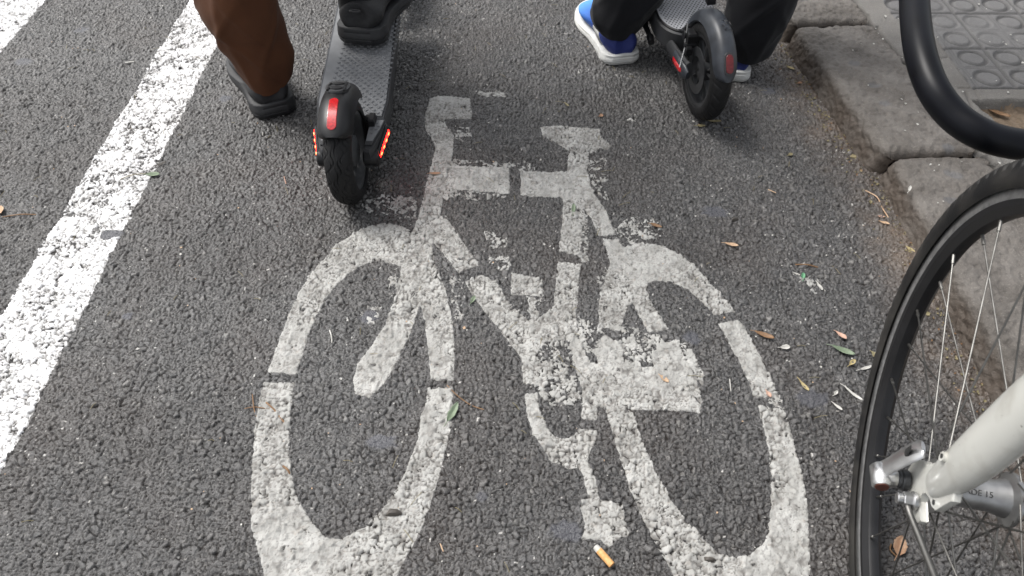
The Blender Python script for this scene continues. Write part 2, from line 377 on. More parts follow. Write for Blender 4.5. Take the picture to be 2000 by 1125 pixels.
# ---- painted marks traced as plan outlines
def gp(L): return [on_ground(*p) for p in L]
MARKS = [
 # handlebar, head tube, near top tube, first piece of down tube, fork, lever and upper half of the front wheel
 [(840,197),(855,190),(890,191),(918,194),(922,233),(867,233),(869,245),(887,267),(883,306),(876,325),(922,327),(960,329),(993,331),(995,380),(940,375),(871,370),(865,388),(860,423),
  (878,437),(897,466),(915,494),(935,519),(897,535),(869,501),(850,477),(843,478),(850,523),(868,562),(882,619),(887,669),(885,744),(843,742),(837,676),(830,626),(820,587),(804,648),(786,683),(765,729),(743,758),
  (722,776),(697,770),(692,744),(700,712),(729,676),(754,637),(772,587),(784,537),(786,523),(761,514),(736,510),(708,518),(679,537),(644,573),(622,609),(604,648),(590,694),(578,731),(526,728),
  (548,662),(569,609),(594,559),(622,521),(658,479),(693,456),(722,443),(750,438),(782,443),(807,455),(821,416),(826,395),(837,348),(851,295),(849,281),(833,256),(831,231)],
 # lower half of the front wheel
 [(517,751),(574,749),(567,826),(564,872),(566,918),(575,955),(587,988),(609,1022),(636,1050),(664,1057),(688,1047),(716,1031),(747,998),(774,961),(793,927),(808,884),(819,857),(823,820),(831,795),(837,761),
  (885,763),(882,820),(879,835),(866,890),(854,939),(839,988),(820,1041),(799,1080),(777,1120),(745,1170),(690,1215),(620,1225),(560,1200),(530,1165),(517,1120),(508,1087),(495,1034),(494,964),(494,918),(498,857),(503,817),(509,780)],
 # saddle, seat tube top, far top tube, seat stay
 [(1055,249),(1089,248),(1135,252),(1171,255),(1173,270),(1192,286),(1189,293),(1171,291),(1150,302),(1148,316),(1146,334),(1153,366),(1164,387),(1185,419),(1201,459),(1169,462),(1157,434),(1141,405),(1137,441),(1132,503),
  (1093,491),(1098,444),(1102,395),(1098,387),(1057,386),(1018,382),(1017,336),(1050,338),(1107,338),(1111,313),(1112,297),(1086,281),(1061,265)],
 # small square
 [(1001,536),(1058,547),(1060,581),(1000,576)],
 # down tube, seat tube bottom and crank block
 [(910,552),(939,539),(967,552),(980,574),(1001,602),(1026,624),(1048,630),(1083,599),(1087,563),(1090,513),(1133,519),(1128,567),(1124,613),(1126,659),(1140,688),(1151,709),(1168,714),(1170,670),(1179,659),(1215,673),
  (1216,716),(1257,718),(1296,720),(1282,673),(1321,668),(1336,702),(1353,734),(1366,766),(1369,784),(1364,807),(1318,803),(1264,801),(1229,802),(1239,814),(1245,842),(1260,879),(1276,916),(1294,954),(1316,991),(1344,1022),(1372,1053),
  (1394,1078),(1425,1092),(1465,1087),(1490,1065),(1501,1044),(1507,997),(1508,935),(1502,882),(1493,842),(1480,796),(1527,803),(1539,833),(1555,892),(1567,941),(1573,985),(1577,1028),(1578,1090),(1578,1130),(1555,1175),(1500,1200),(1420,1195),(1360,1165),
  (1319,1125),(1294,1087),(1276,1053),(1254,1009),(1232,957),(1217,913),(1205,876),(1195,842),(1186,805),(1184,796),(1165,796),(1163,821),(1138,817),(1140,762),(1126,734),(1122,705),(1115,662),(1072,664),(1051,677),(1048,709),(1048,752),(1023,750),(1019,702),(998,673),(980,652),(953,616),(925,580)],
 # rear wheel top with chain stay
 [(1178,469),(1207,469),(1215,484),(1228,482),(1250,476),(1289,480),(1321,496),(1353,517),(1378,545),(1403,574),(1432,609),(1396,615),(1368,588),(1343,567),(1314,554),(1286,549),(1264,552),(1261,567),(1275,599),(1293,627),(1304,645),
  (1268,652),(1250,620),(1236,595),(1225,599),(1218,616),(1208,648),(1168,638),(1170,599),(1177,560),(1193,517),(1186,496)],
 # rear wheel middle piece
 [(1403,634),(1442,629),(1457,648),(1474,684),(1492,716),(1510,752),(1519,778),(1471,775),(1458,737),(1442,702),(1424,670)],
 # crank arm and pedal
 [(1026,773),(1048,769),(1051,798),(1065,830),(1081,853),(1102,859),(1121,854),(1133,839),(1164,844),(1161,861),(1152,882),(1146,904),(1155,919),(1163,947),(1170,978),(1214,986),(1217,1009),(1226,1047),(1214,1050),(1198,1059),(1188,1070),
  (1174,1054),(1136,1053),(1143,1034),(1136,997),(1136,980),(1150,977),(1143,941),(1133,916),(1108,915),(1077,901),(1059,876),(1040,845),(1031,814)],
]
# worn remnants: outline, share of paint left
FLECKS = [
 ([(700,392),(760,382),(818,392),(812,428),(770,425),(715,415)], .50), ([(1190,452),(1235,425),(1290,432),(1297,468),(1230,480),(1200,475)], .36),
 ([(1045,660),(1122,655),(1140,730),(1132,790),(1070,795),(1040,745)], .56), ([(1122,622),(1180,630),(1172,700),(1135,690)], .52),
 ([(1210,640),(1290,655),(1300,722),(1215,718)], .62), ([(945,455),(990,462),(1000,560),(960,520)], .30), ([(915,181),(980,180),(990,192),(940,188)], .66),
 ([(862,248),(915,252),(925,280),(880,276)], .40), ([(1146,300),(1185,305),(1188,400),(1150,352)], .33), ([(880,312),(960,318),(1050,320),(1050,336),(880,330)], .36),
 ([(862,372),(930,376),(990,384),(980,395),(862,390)], .36), ([(1320,668),(1345,672),(1372,730),(1372,755),(1355,735)], .75), ([(1170,540),(1185,510),(1195,560),(1172,640)], .36),
 ([(1130,410),(1150,420),(1148,520),(1132,515)], .40), ([(880,540),(905,550),(900,640),(885,620)], .33), ([(1028,583),(1060,583),(1050,628),(1036,628)], .60), ([(765,520),(790,525),(775,580),(755,575)], .35),
 ([(540,1045),(560,1060),(640,1065),(700,1060),(700,1045),(660,1075),(590,1050),(570,1020)], .5), ([(1255,235),(1262,228),(1200,240),(1180,248)], .3), ([(1555,540),(1600,545),(1612,580),(1590,575)], .26), ([(702,600),(745,602),(735,640),(708,630)], .42),
 ([(1130,805),(1145,790),(1145,770),(1125,780)], .6), ([(1500,780),(1525,778),(1528,800),(1500,795)], .3),
]
MV = np.full(X.shape, -1.0, np.float32)
def region(P, pad=.02):
    P = np.array(P); x0, y0 = P.min(0)-pad; x1, y1 = P.max(0)+pad
    i0, i1 = np.searchsorted(ys, [y0, y1]); j0, j1 = np.searchsorted(xs, [x0, x1])
    return slice(i0, i1), slice(j0, j1)
for L in MARKS:
    P = gp(L); s = region(P)
    MV[s] = np.maximum(MV[s], poly_sdf(X[s], Y[s], P))
rag = (vnoise(X, Y, .006, 50)-.5)*.0028+(vnoise(X, Y, .03, 52)-.5)*.002
sym = MV+rag+.0010
# missing paint inside: chips where the noise dips, mostly on stone edges
chip = fbm(X, Y, .012, 60, 2)+.25*crev
wearmap = sstep(.35, .75, vnoise(X, Y, .11, 66))
# film thickness over the stones: positive where paint is left, sinking below the relief where it is gone
edge_d = np.clip(sym*.45, -.0008, .0012)
wear_d = np.minimum(np.minimum((1.00-.10*wearmap-chip)*.010, (.905-.03*wearmap-fbm(X, Y, .011, 71, 2))*.010), (H-Hm+.0023)*.5+np.maximum(0, .45-wearmap)*.006)
sym_d = np.minimum(edge_d, wear_d)
for L, share in FLECKS:
    P = gp(L); s = region(P)
    d = poly_sdf(X[s], Y[s], P)
    n = fbm(X[s], Y[s], .012, 80, 2)+.10*(H[s]-Hs[s])/.001
    fd = np.minimum((d+.006-.012*vnoise(X[s], Y[s], .01, 81))*.4, (n-np.quantile(n, 1-share))*.010)
    sym_d[s] = np.maximum(sym_d[s], np.where(MV[s] < .001, np.clip(fd, -.0008, .0012), -1))
line_sdf = np.maximum(.0700-np.abs(X-(-.8225+.004*(vnoise(X, Y, .5, 90)-.5))), .075-np.abs(X-(-1.365)))
line_sdf = np.where(X < -1.1, .072-np.abs(X+1.362), line_sdf)
lw = line_sdf+(vnoise(X, Y, .009, 91)-.5)*.007+(vnoise(X, Y, .04, 92)-.5)*.006
lchip = fbm(X, Y, .010, 95, 2)
dens = sstep(.30, .68, vnoise(X, Y, .07, 97))
lwear = np.minimum((H-Hm+.0006+.0014*sstep(.2, .8, vnoise(X, Y, .05, 96)))*.5+np.maximum(0, .42-vnoise(X, Y, .014, 198))*.004, (.80+.08*dens-lchip)*.010)
line_d = np.minimum(np.minimum(np.clip(lw*.45, -.0008, .0012), lwear), (.4-gum)*.01)
# loose white specks of old paint on the bare asphalt
sp = (fbm(X, Y, .0065, 110, 2) > .915) | ((fbm(X, Y, .006, 113, 2) > .88) & (vnoise(X, Y, .12, 115) > .72))
fl = np.where(sp & (gum < .2), .9, 0).astype(np.float32)

V = np.stack([X.ravel(), Y.ravel(), H.ravel()], 1)
idx = np.arange(NX*NY, dtype=np.int32).reshape(NY, NX)
Q = np.stack([idx[:-1, :-1], idx[:-1, 1:], idx[1:, 1:], idx[1:, :-1]], -1).reshape(-1, 4)
me = np_mesh('bike_lane_asphalt', V, Q)
fattr(me, 'stone', stone); fattr(me, 'crev', crev*.85); fattr(me, 'dirt', dirt); fattr(me, 'gum', gum*.8); fattr(me, 'fleck', fl)
tag(link_mesh('bike_lane_asphalt', me, M_ASPH), kind='structure')

def paint_object(name, D, Hp, mt, wear, keep):
    on = (D > 0) & keep
    m = on[:-1, :-1] | on[:-1, 1:] | on[1:, 1:] | on[1:, :-1]
    q = Q.reshape(NY-1, NX-1, 4)[m]
    u, inv = np.unique(q, return_inverse=True)
    D = np.where(keep, np.clip(D, -.0008, .0004), -.0008)
    Z = H+D+np.maximum(0, Hp-H)*sstep(0, .0004, D)
    pit_ = np.clip(pit+.70*(1-sstep(.0002, .0013, wear)), 0, .88)     # thinned, grimy film round each chip
    Vp = np.stack([X.ravel()[u], Y.ravel()[u], Z.ravel()[u]], 1)
    me = np_mesh(name, Vp, inv.reshape(-1, 4))
    fattr(me, 'pit', pit_.ravel()[u])
    return tag(link_mesh(name, me, mt), kind='structure')
Hk = blur(H, 4)
pit = np.clip(sstep(.60, .78, fbm(X, Y, .009, 120, 2))*.5+.62*sstep(.0007, .0026, Hm-H)*(.25+.75*vnoise(X, Y, .03, 125))+.35*sstep(.25, .0, E1*(1-pick)+E2*pick), 0, .78)
HpS = Hs+.0004-pit*.0003+.0003*(vnoise(X, Y, .003, 121)-.5)
paint_object('bicycle_road_marking', sym_d, HpS, M_PAINT, wear_d, X > -1.1)
pit = .45*sstep(.0008, .0024, Hm-H)
paint_object('lane_line_marking', line_d, Hs*.9+Hk*.1, M_LINE, lwear, X > -1.1)
paint_object('far_lane_line_marking', line_d, Hs*.9+Hk*.1, M_LINE, lwear, X < -1.1)

# the road beyond the finely modelled stretch
def sheet(name, rects, z, m, kind='structure'):
    b = MB()
    for (x0, y0, x1, y1) in rects: b.add([(x0, y0, z), (x1, y0, z), (x1, y1, z), (x0, y1, z)], [(0, 1, 2, 3)])
    o = b.build(name, m); o['kind'] = kind; return o
x0, x1, y0, y1 = xs[0], xs[-1], ys[0], ys[-1]
sheet('road', [(-30, -20, x0+.004, 60), (x0+.004, -20, .9, y0+.004), (x0+.004, y1-.004, .9, 60)], .0015, M_FAR)
M_FLINE = mat('far white line', (.75, .75, .75), .6, var=.15, vscale=60)
sheet('road_line', [(-.890, y1-.002, -.755, 60), (-1.434, y1-.002, -1.29, 60), (-.890, -20, -.755, y0+.002), (-1.434, -20, -1.29, y0+.002)], .0055, M_FLINE)

# ------------------------------------------------------------------ kerb stones
KH, KW = .062, .205
def kerb_stone(ya, yb, xa, xb, seed, label, dz=0.0, step=.0026):
    L = yb-ya; n = int(L/step); t = np.linspace(0, 1, n)
    r = .024; prof = []
    r = .020; bt = .012
    for z in np.arange(-.02, KH-r, step): prof.append((bt*max(0, z)/(KH-r), z))
    for a in np.linspace(0, PI/2, 13): prof.append((bt+r-r*math.cos(a), KH-r+r*math.sin(a)))
    for x in np.arange(bt+r+step, KW-.006, step): prof.append((x, KH))
    for a in np.linspace(0, PI/2, 4): prof.append((KW-.006+.006*math.sin(a), KH-.006+.006*math.cos(a)))
    prof.append((KW, -.02)); prof = np.array(prof)
    d = np.gradient(prof, axis=0); nn = np.stack([-d[:, 1], d[:, 0]], 1); nn /= np.linalg.norm(nn, axis=1)[:, None]+1e-9
    YY, I = np.meshgrid(t*L, np.arange(len(prof)), indexing='ij')
    px = prof[:, 0][I]; pz = prof[:, 1][I]; s = np.cumsum(np.linalg.norm(d, axis=1))[I]
    e = np.minimum(YY, L-YY)                      # rounding at the stone's ends
    rr = .012+.010*vnoise(s, YY*0, .05, seed); inn = np.where(e < rr, rr-np.sqrt(np.maximum(0, rr**2-(rr-e)**2)), 0)
    inn += .008*np.exp(-e/.010)*sstep(.10, 0, px+(KH-pz)*.4)
    disp = .0060*(fbm(s, YY, .05, seed+2)-.5)+.0058*(fbm(s, YY, .010, seed+5, 2)-.5)+.0020*(vnoise(s, YY, .0052, seed+15)-.5)-.0025*sstep(.62, .85, vnoise(s, YY, .010, seed+9))-inn+.004*(vnoise(YY, YY*0, .12, seed)-.5)*(px < .03)
    PX = px+nn[:, 0][I]*disp; PZ = pz+nn[:, 1][I]*disp
    if True:
        wob = .004*(vnoise(s, s*0, .03, seed+4)-.5)
        YL = YY+np.where(YY < L/2, 1, -1)*np.where(e < .02, .5*0+wob, 0)
    XW = xa+(xb-xa)*YY/L+PX+.002*(vnoise(YY, YY*0, .1, seed)-.5); ZW = PZ+dz*sstep(-.01, .03, PZ); YW = ya+YL
    V = np.stack([XW.ravel(), YW.ravel(), ZW.ravel()], 1); m_ = len(prof)
    ix = np.arange(n*m_).reshape(n, m_)
    q = np.stack([ix[:-1, :-1], ix[:-1, 1:], ix[1:, 1:], ix[1:, :-1]], -1).reshape(-1, 4)
    me = np_mesh('kerb_stone', V, q)
    dirt = np.clip(sstep(.060, .034, pz)*(px < .05)*(.50+.5*vnoise(s, YY, .03, seed+7))+.9*np.exp(-e/.006)*.7+.9*np.exp(-np.maximum(KW-px, 0)/.004)*.6, 0, .9)
    g = np.zeros_like(px)
    for k in range(4):
        gx, gy = .06+.10*_J[0][seed*7+k, 3], L*_J[1][seed*5+k, 4]
        g = np.maximum(g, (1-sstep(.6, 1, np.hypot((px-gx)/.016, (YY-gy)/.013)))*(pz > KH-.01))
    fattr(me, 'dirt', dirt); fattr(me, 'gum', g*.6)
    o = link_mesh('kerb_stone', me, M_KERB)
    # closed ends
    tag(o, label, 'kerb stone', 'granite kerb stones along the lane')
    return o
GAPK = .0045
kerb_stone(1.722+GAPK, 2.35, .688, .645, 3, 'rough granite kerb stone farthest away, beyond the trousered leg and the upper joint', .004)
kerb_stone(1.205+GAPK, 1.722-GAPK, .746, .692, 5, 'rough brown grey kerb stone between the two dark joints, left of the black tube', .0)
kerb_stone(.56, 1.205-GAPK*.6, .762, .757, 8, 'kerb stone below the lower joint, partly behind the bicycle tyre', -.004)
kerb_stone(-.1, .56-GAPK, .775, .763, 12, 'kerb stone seen through the bicycle spokes at the right edge', -.002, .004)
b = MB()
for (ya, yb, xa, xb) in [(2.36, 2.95, .645, .60), (2.96, 3.6, .60, .56), (3.61, 4.3, .56, .52), (-.8, -.11, .785, .775), (-1.5, -.81, .795, .785)]:
    pass
for k, (ya, yb, xa, xb) in enumerate([(2.36, 3.2, .645, .60), (3.21, 4.2, .60, .55), (-1.0, -.11, .79, .776)]):
    m_ = MB(); m_.loft([[(x+xx, y, z) for xx, z in ((0, -.02), (0, .05), (.012, KH), (KW, KH), (KW, -.02))] for x, y in ((xa, ya), (xb, yb))])
    o = m_.build('kerb_stone', M_KERB)
    tag(o, ['plain kerb stone out past the top edge, after the farthest rough one', 'last kerb stone of the row, well past the top edge', 'kerb stone behind the photographer beside the bicycle rear wheel'][k], 'kerb stone', 'granite kerb stones along the lane')

# ------------------------------------------------------------------ pavement with ringed tiles and tree pit
PZ = .060
st = .0025
PX_, PY_ = np.meshgrid(np.arange(.84, 1.95, st), np.arange(.10, 2.45, st))
kb = kerb_x(PY_)+KW
CELL = .084
tx0 = np.where(PY_ > 1.748, .965, 1.035)
u = (PX_-.965+.02*(PY_-1.44)); v = (PY_-1.440)
cu = (u/CELL) % 1-.5; cv = (v/CELL) % 1-.5
rr = np.hypot(cu, cv)*CELL
ring = np.exp(-((rr-.0290)/.0052)**4)
inner = np.exp(-((rr-.0225)/.0012)**2)
tu = (u/(2*CELL)) % 1; tv = (v/(2*CELL)) % 1
joint = np.minimum(np.minimum(tu, 1-tu), np.minimum(tv, 1-tv))*2*CELL
cellj = np.minimum(.5-np.abs(cu), .5-np.abs(cv))*CELL
tile = (PX_ > tx0) & (PY_ > 1.440) & (PX_ > kb+.03)
twear = sstep(.25, .65, vnoise(PX_, PY_, .12, 7))
zt = -.0055*ring*(.55+.45*twear)-.0008*inner-.0045*np.exp(-(joint/.0032)**2)-.0026*np.exp(-((cellj-.0035)/.0018)**2)*(.4+.6*twear)
zt += .0025*(vnoise(np.floor(u/(2*CELL)), np.floor(v/(2*CELL)), .7, 3)-.5)
z = PZ+.0016*(fbm(PX_, PY_, .02, 14)-.5)+.003*(fbm(PX_, PY_, .2, 16)-.5)
z = np.where(tile, z+zt, z-.001)
edge_t = np.minimum(np.abs(PX_-tx0), np.abs(PY_-1.44)); z -= np.where(((PX_ > 1.0) & (edge_t < .004)), .003, 0)
# joint with the kerb: irregular crumbly gap
gapd = PX_-kb
kg = sstep(.010+.010*vnoise(PY_, PX_*0, .03, 5), .0, gapd)
z = z-.012*kg-.014*sstep(.62, .7, vnoise(PX_, PY_, .02, 71))*sstep(.022, .008, gapd)
# cracks between cement patches
cr = np.abs(PX_-(1.00+.03*(vnoise(PY_, PY_*0, .08, 9)-.5)+.12*(PY_-1.3))); crm = (PY_ < 1.43)
z -= np.where(crm, .004*np.exp(-(cr/.003)**2), 0)
cr2 = np.abs(PY_-(1.14+.02*(vnoise(PX_, PX_*0, .05, 19)-.5))); z -= .004*np.exp(-(cr2/.003)**2)*(PX_ > .98)
cr3 = np.abs(PY_-(1.565+.03*(vnoise(PX_, PX_*0, .05, 23)-.5))); z -= np.where((~tile) & (PX_ < 1.03), .004*np.exp(-(cr3/.003)**2), 0)
pit_e = np.minimum(np.minimum(PX_-(1.012+.30*np.clip(1.40-PY_, 0, .2)), 1.396-PY_), PY_-.70)+.006*(vnoise(PX_, PY_, .02, 33)-.5)
inp = sstep(-.004, .006, pit_e)
z = z*(1-inp)+inp*(.018+.008*fbm(PX_, PY_, .06, 44)+.004*vnoise(PX_, PY_, .01, 46))
Vp = np.stack([PX_.ravel(), PY_.ravel(), z.ravel()], 1).astype(np.float32)
ix = np.arange(PX_.size).reshape(PX_.shape)
keep = (gapd > -.004)[:-1, :-1]
q = np.stack([ix[:-1, :-1], ix[:-1, 1:], ix[1:, 1:], ix[1:, :-1]], -1)
soilf = (inp > .75)[:-1, :-1]
def sub(name, mask, mt, kind):
    qq = q[mask]; uq, inv = np.unique(qq, return_inverse=True)
    me = np_mesh(name, Vp[uq], inv.reshape(-1, 4))
    kf = np.clip(kg*.9+sstep(.0, .012, pit_e)*.6, 0, 1)
    dd = np.clip(np.where(tile, .90*ring*(.35+.65*twear)+.7*np.exp(-(joint/.003)**2)+.55*np.exp(-((cellj-.0035)/.0018)**2), .3*np.exp(-(cr/.004)**2)*crm)+kf, 0, .9)
    fattr(me, 'dirt', dd.ravel()[uq]); fattr(me, 'gum', (np.where(tile, .62, 0)*(1-.5*dd)).ravel()[uq])
    return tag(link_mesh(name, me, mt), kind=kind)
sub('pavement', keep & ~soilf, M_CEM, 'structure'); sub('tree_pit_soil', keep & soilf, M_SOIL, 'structure')
sheet('far_pavement', [(1.93, -20, 12, 60), (.84, 2.44, 1.935, 60), (.98, -20, 1.935, .105)], PZ-.002, M_CEM)
sheet('kerb_bed', [(.62, -1, .99, 4.2)], -.006, M_SOIL)

# ------------------------------------------------------------------ leaves, twigs, litter
def leaf_mat(name, c, c2): return mat(name, c, .6, col2=c2, vscale=90, bump=.0004, bscale=300)
LM = {'brown': leaf_mat('brown leaf', (.15, .080, .036), (.24, .14, .070)), 'green': leaf_mat('green leaf', (.13, .17, .11), (.20, .25, .17)),
      'bright': leaf_mat('bright green leaf', (.08, .24, .12), (.12, .30, .16)), 'tan': leaf_mat('tan leaf', (.40, .26, .16), (.50, .36, .24)),
      'olive': leaf_mat('olive leaf', (.16, .14, .07), (.25, .21, .12)), 'yellow': leaf_mat('yellow leaf', (.30, .24, .11), (.38, .32, .17)),
      'pink': leaf_mat('pinkish leaf', (.42, .25, .18), (.50, .34, .27)), 'dark': leaf_mat('dark leaf', (.04, .035, .03), (.08, .07, .06)),
      'orange': leaf_mat('orange leaf', (.27, .15, .085), (.34, .22, .14)), 'white': leaf_mat('white curl', (.38, .37, .34), (.52, .51, .48))}
def leaf(px, py, L, W, ang, kind, label, z=.004, curl=.5, fold=.6, cat='leaf', group='dead leaves scattered over the asphalt', name='fallen_leaf'):
    x, y = on_ground(px, py, z); m = MB(); n = 12; k = 7
    rs = random.Random(int(px*7+py)); tip = rs.uniform(.9, 1.5)
    g = []
    for i in range(n+1):
        t = i/n; wd = W*math.sin(PI*t**tip)**.75*(1+.10*rs.uniform(-1, 1))+.0004
        for j in range(k):
            s = (j/(k-1)-.5)*2
            g.append(((t-.5)*L, s*wd/2*(1-.15*fold), (abs(s)**1.3)*wd*.42*fold+curl*L*.22*(2*t-1)**2*(1+.3*s)+.0004*rs.random()))
    f = [(i*k+j, i*k+j+1, (i+1)*k+j+1, (i+1)*k+j) for i in range(n) for j in range(k-1)]
    m.add(g, f)
    m.tube([(-L*.5-L*.22, .001, .0006), (-L*.5, 0, curl*L*.2), (0, 0, -.0002), (L*.4, 0, curl*L*.15)], [.0005, .0006, .0005, .0002], 6)
    o = m.build(name, LM[kind]); mod = o.modifiers.new('thick', 'SOLIDIFY'); mod.thickness = .0004
    o.location = (x, y, z); o.rotation_euler = (rs.uniform(-.12, .12), rs.uniform(-.12, .12), ang)
    return tag(o, label, cat, group)
LV = [
 (1492, 656, .034, .012, -.55, 'brown', 'orange brown folded leaf just right of the rear wheel marking'),
 (1645, 686, .038, .013, -.45, 'green', 'largest grey green leaf lying left of the bicycle tyre'),
 (1568, 541, .018, .008, 1.3, 'bright', 'tiny bright green leaf scrap on bare asphalt'),
 (1428, 479, .026, .010, -.3, 'tan', 'pale tan leaf on asphalt above the bright green scrap'),
 (1642, 656, .022, .011, -1.0, 'pink', 'small pinkish brown pointed leaf above the largest green leaf'),
 (1709, 696, .020, .016, -1.2, 'olive', 'blunt olive brown leaf closest to the bicycle tyre'),
 (1664, 709, .018, .008, .7, 'yellow', 'little yellow leaf touching the tip of the green leaf'),
 (1777, 488, .020, .008, -1.0, 'yellow', 'yellow tan leaf in the gutter beside the tyre top'),
 (1569, 753, .024, .007, -1.1, 'yellow', 'narrow ochre leaf standing alone above the blue tar spot'),
 (884, 806, .038, .013, 1.15, 'green', 'long curled grey green leaf on the right side of the front wheel marking'),
 (1281, 442, .024, .010, -.5, 'brown', 'brown leaf among paint remnants above the rear wheel marking'),
 (1120, 411, .032, .009, 1.45, 'green', 'pale green leaf lying on the painted seat tube'),
 (924, 586, .018, .008, 1.2, 'green', 'small folded green leaf at the edge of the painted down tube'),
 (850, 340, .024, .008, -.1, 'orange', 'orange brown leaf on the painted head tube'),
 (300, 342, .030, .013, -.05, 'green', 'translucent pale green leaf at the edge of the white lane line'),
 (314, 322, .026, .007, .5, 'dark', 'dark curled leaf just above the pale green leaf by the lane line'),
 (2, 412, .030, .018, -.9, 'tan', 'tan leaf cut by the left edge of the photo'),
 (1395, 238, .030, .009, -.25, 'olive', 'olive leaf beside the bottom of the right scooter wheel'),
 (1368, 247, .022, .009, .1, 'olive', 'short olive leaf directly in front of the right scooter wheel'),
 (1174, 227, .011, .010, .2, 'orange', 'square orange crumb of leaf above the painted saddle'),
 (1544, 134, .022, .009, -1.0, 'yellow', 'yellow leaf in the gutter below the black trousers'),
 (1561, 163, .014, .009, .3, 'orange', 'orange leaf scrap against the kerb foot'),
 (1755, 1068, .034, .020, 1.0, 'orange', 'orange brown leaf seen between the lower spokes'),
 (1297, 741, .018, .009, -.8, 'tan', 'tan leaf lying on the painted rear block'),
 (1726, 436, .020, .008, -.5, 'tan', 'tan leaf in the gutter litter at the kerb foot'),
 (1720, 424, .014, .006, -.2, 'pink', 'pale pink leaf just above the tan gutter leaf'),
 (1500, 770, .013, .009, -1.2, 'pink', 'reddish leaf scrap at the end of the rear wheel marking'),
 (1697, 1041, .016, .009, .4, 'olive', 'small olive leaf under the bicycle tyre edge'),
 (1107, 205, .016, .006, -1.0, 'olive', 'thin olive leaf on asphalt high above the painted saddle'),
 (1543, 303, .014, .009, .5, 'olive', 'olive bud on asphalt to the left of the lower kerb joint'),
]
for a in LV: leaf(*a)
leaf(1945, 222, .055, .016, -.6, 'brown', 'curled brown leaf lying in the tree pit soil', z=.030)
WC = [(1533, 679, .017, .010, 0), (1690, 720, .024, .006, .3), (1665, 770, .034, .006, -.9), (1635, 795, .018, .006, -1), (1600, 560, .020, .007, -1.3), (1556, 536, .012, .005, -.6), (1632, 768, .012, .006, .8), (1776, 370, .020, .006, 1.0)]
for i, a in enumerate(WC):
    zz = .063 if i == 7 else .004
    leaf(a[0], a[1], a[2], a[3], a[4], 'white', ['crumpled white scrap right of the orange brown leaf', 'ragged white scrap touching the green and olive leaves', 'long white husk left of the bicycle tyre', 'short white husk under the tar spot', 'white flake lying below the bright green scrap', 'slim white flake left of the bright green scrap', 'tiny white bit beside the ochre leaf', 'curved white husk on top of the kerb near the tyre'][i],
         z=zz, cat='scrap', group='white dried husks on the ground', name='dried_husk')
def twig(pts, r, kind, label, z=.005, cat='twig', name='twig'):
    P = [Vector((*on_ground(a, b_, z), z+.002*math.sin(i*2.1))) for i, (a, b_) in enumerate(pts)]
    m = MB(); m.tube([tuple(p) for p in spline([tuple(p) for p in P], 4)], r, 7)
    return tag(m.build(name, LM[kind]), label, cat, 'twigs on the asphalt')
twig([(520, 786), (535, 800), (545, 812), (562, 832)], .0014, 'brown', 'reddish forked twig on the left side of the front wheel marking')
twig([(493, 770), (497, 800), (502, 815)], .0009, 'brown', 'thin brown stem left of the front wheel marking')
twig([(478, 798), (500, 796), (530, 799)], .0008, 'brown', 'thin stem crossing the outline of the front wheel marking')
twig([(873, 752), (895, 775), (920, 790), (945, 800)], .0008, 'brown', 'hair thin twig across the gap in the painted front wheel')
twig([(644, 645), (648, 658), (648, 668)], .0013, 'white', 'short white stick inside the painted front wheel')
twig([(246, 123), (263, 122)], .0026, 'white', 'stubby white stick between the two lane lines')
twig([(1553, 517), (1575, 518), (1598, 521)], .0013, 'brown', 'brown stem above the bright green scrap')
twig([(235, 350), (262, 342), (290, 338)], .0008, 'olive', 'long curved stem lying over the white lane line')
twig([(5, 424), (40, 420), (70, 418)], .0012, 'brown', 'brown stalk of the tan leaf at the left edge')
twig([(553, 910), (562, 918), (566, 924)], .0016, 'brown', 'short brown twig on the lower front wheel marking')
twig([(1690, 372), (1712, 386), (1722, 402), (1735, 425)], .0012, 'tan', 'dry stalk lying along the kerb foot')
twig([(1500, 370), (1515, 378)], .0010, 'tan', 'pale stick on open asphalt below the right scooter')
twig([(1425, 740), (1427, 765)], .0008, 'white', 'fine pale sliver inside the painted rear wheel')
twig([(555, 345), (559, 360)], .0010, 'pink', 'pink sliver on the asphalt left of the scooter wheel')
twig([(1755, 1090), (1738, 1075), (1742, 1060)], .0011, 'brown', 'bent brown twig below the hub among the spokes')
twig([(860, 1062), (866, 1078)], .0009, 'tan', 'thin tan stem right of the front wheel marking')
# uncountable crumbs: grit, petals and dust along kerb and road
def crumbs(name, n, fn, mt, smin, smax, seed):
    r_ = random.Random(seed); m = MB()
    for _ in range(n):
        x, y, z = fn(r_); s = r_.uniform(smin, smax)*(2.0 if r_.random() < .06 else 1); a = r_.uniform(0, PI); e = r_.uniform(.35, 1)
        c, d = math.cos(a)*s, math.sin(a)*s
        p = [(x+c, y+d, z+s*.1), (x-d*e, y+c*e, z+s*.35), (x-c, y-d, z), (x+d*e, y-c*e, z+s*.2)]
        p2 = [(q_[0], q_[1], q_[2]-s*.3) for q_ in p]
        m.add(p+p2, [(0, 1, 2, 3), (7, 6, 5, 4), (0, 4, 5, 1), (1, 5, 6, 2), (2, 6, 7, 3), (3, 7, 4, 0)])
    o = m.build(name, mt); o['kind'] = 'stuff'; return o
def gut(r_):
    y = r_.uniform(.6, 2.1); return (float(kerb_x(y))-abs(r_.gauss(0, .022))+.004, y, .0045)
def rd(r_): return (r_.uniform(-1.2, .72), r_.uniform(.35, 2.0), .0042)
def rd2(r_): return (r_.gauss(.45, .15), r_.uniform(.6, 1.5), .0042)
def pv(r_): return (r_.uniform(.8, 1.45), r_.uniform(1.0, 2.1), .0625)
crumbs('gutter_debris', 380, gut, LM['olive'], .0012, .0035, 1); crumbs('gutter_crumbs', 130, gut, LM['brown'], .001, .0025, 2)
crumbs('pale_grit', 300, rd, LM['white'], .0008, .0018, 3); crumbs('tan_grit', 160, rd, LM['tan'], .0007, .002, 4)
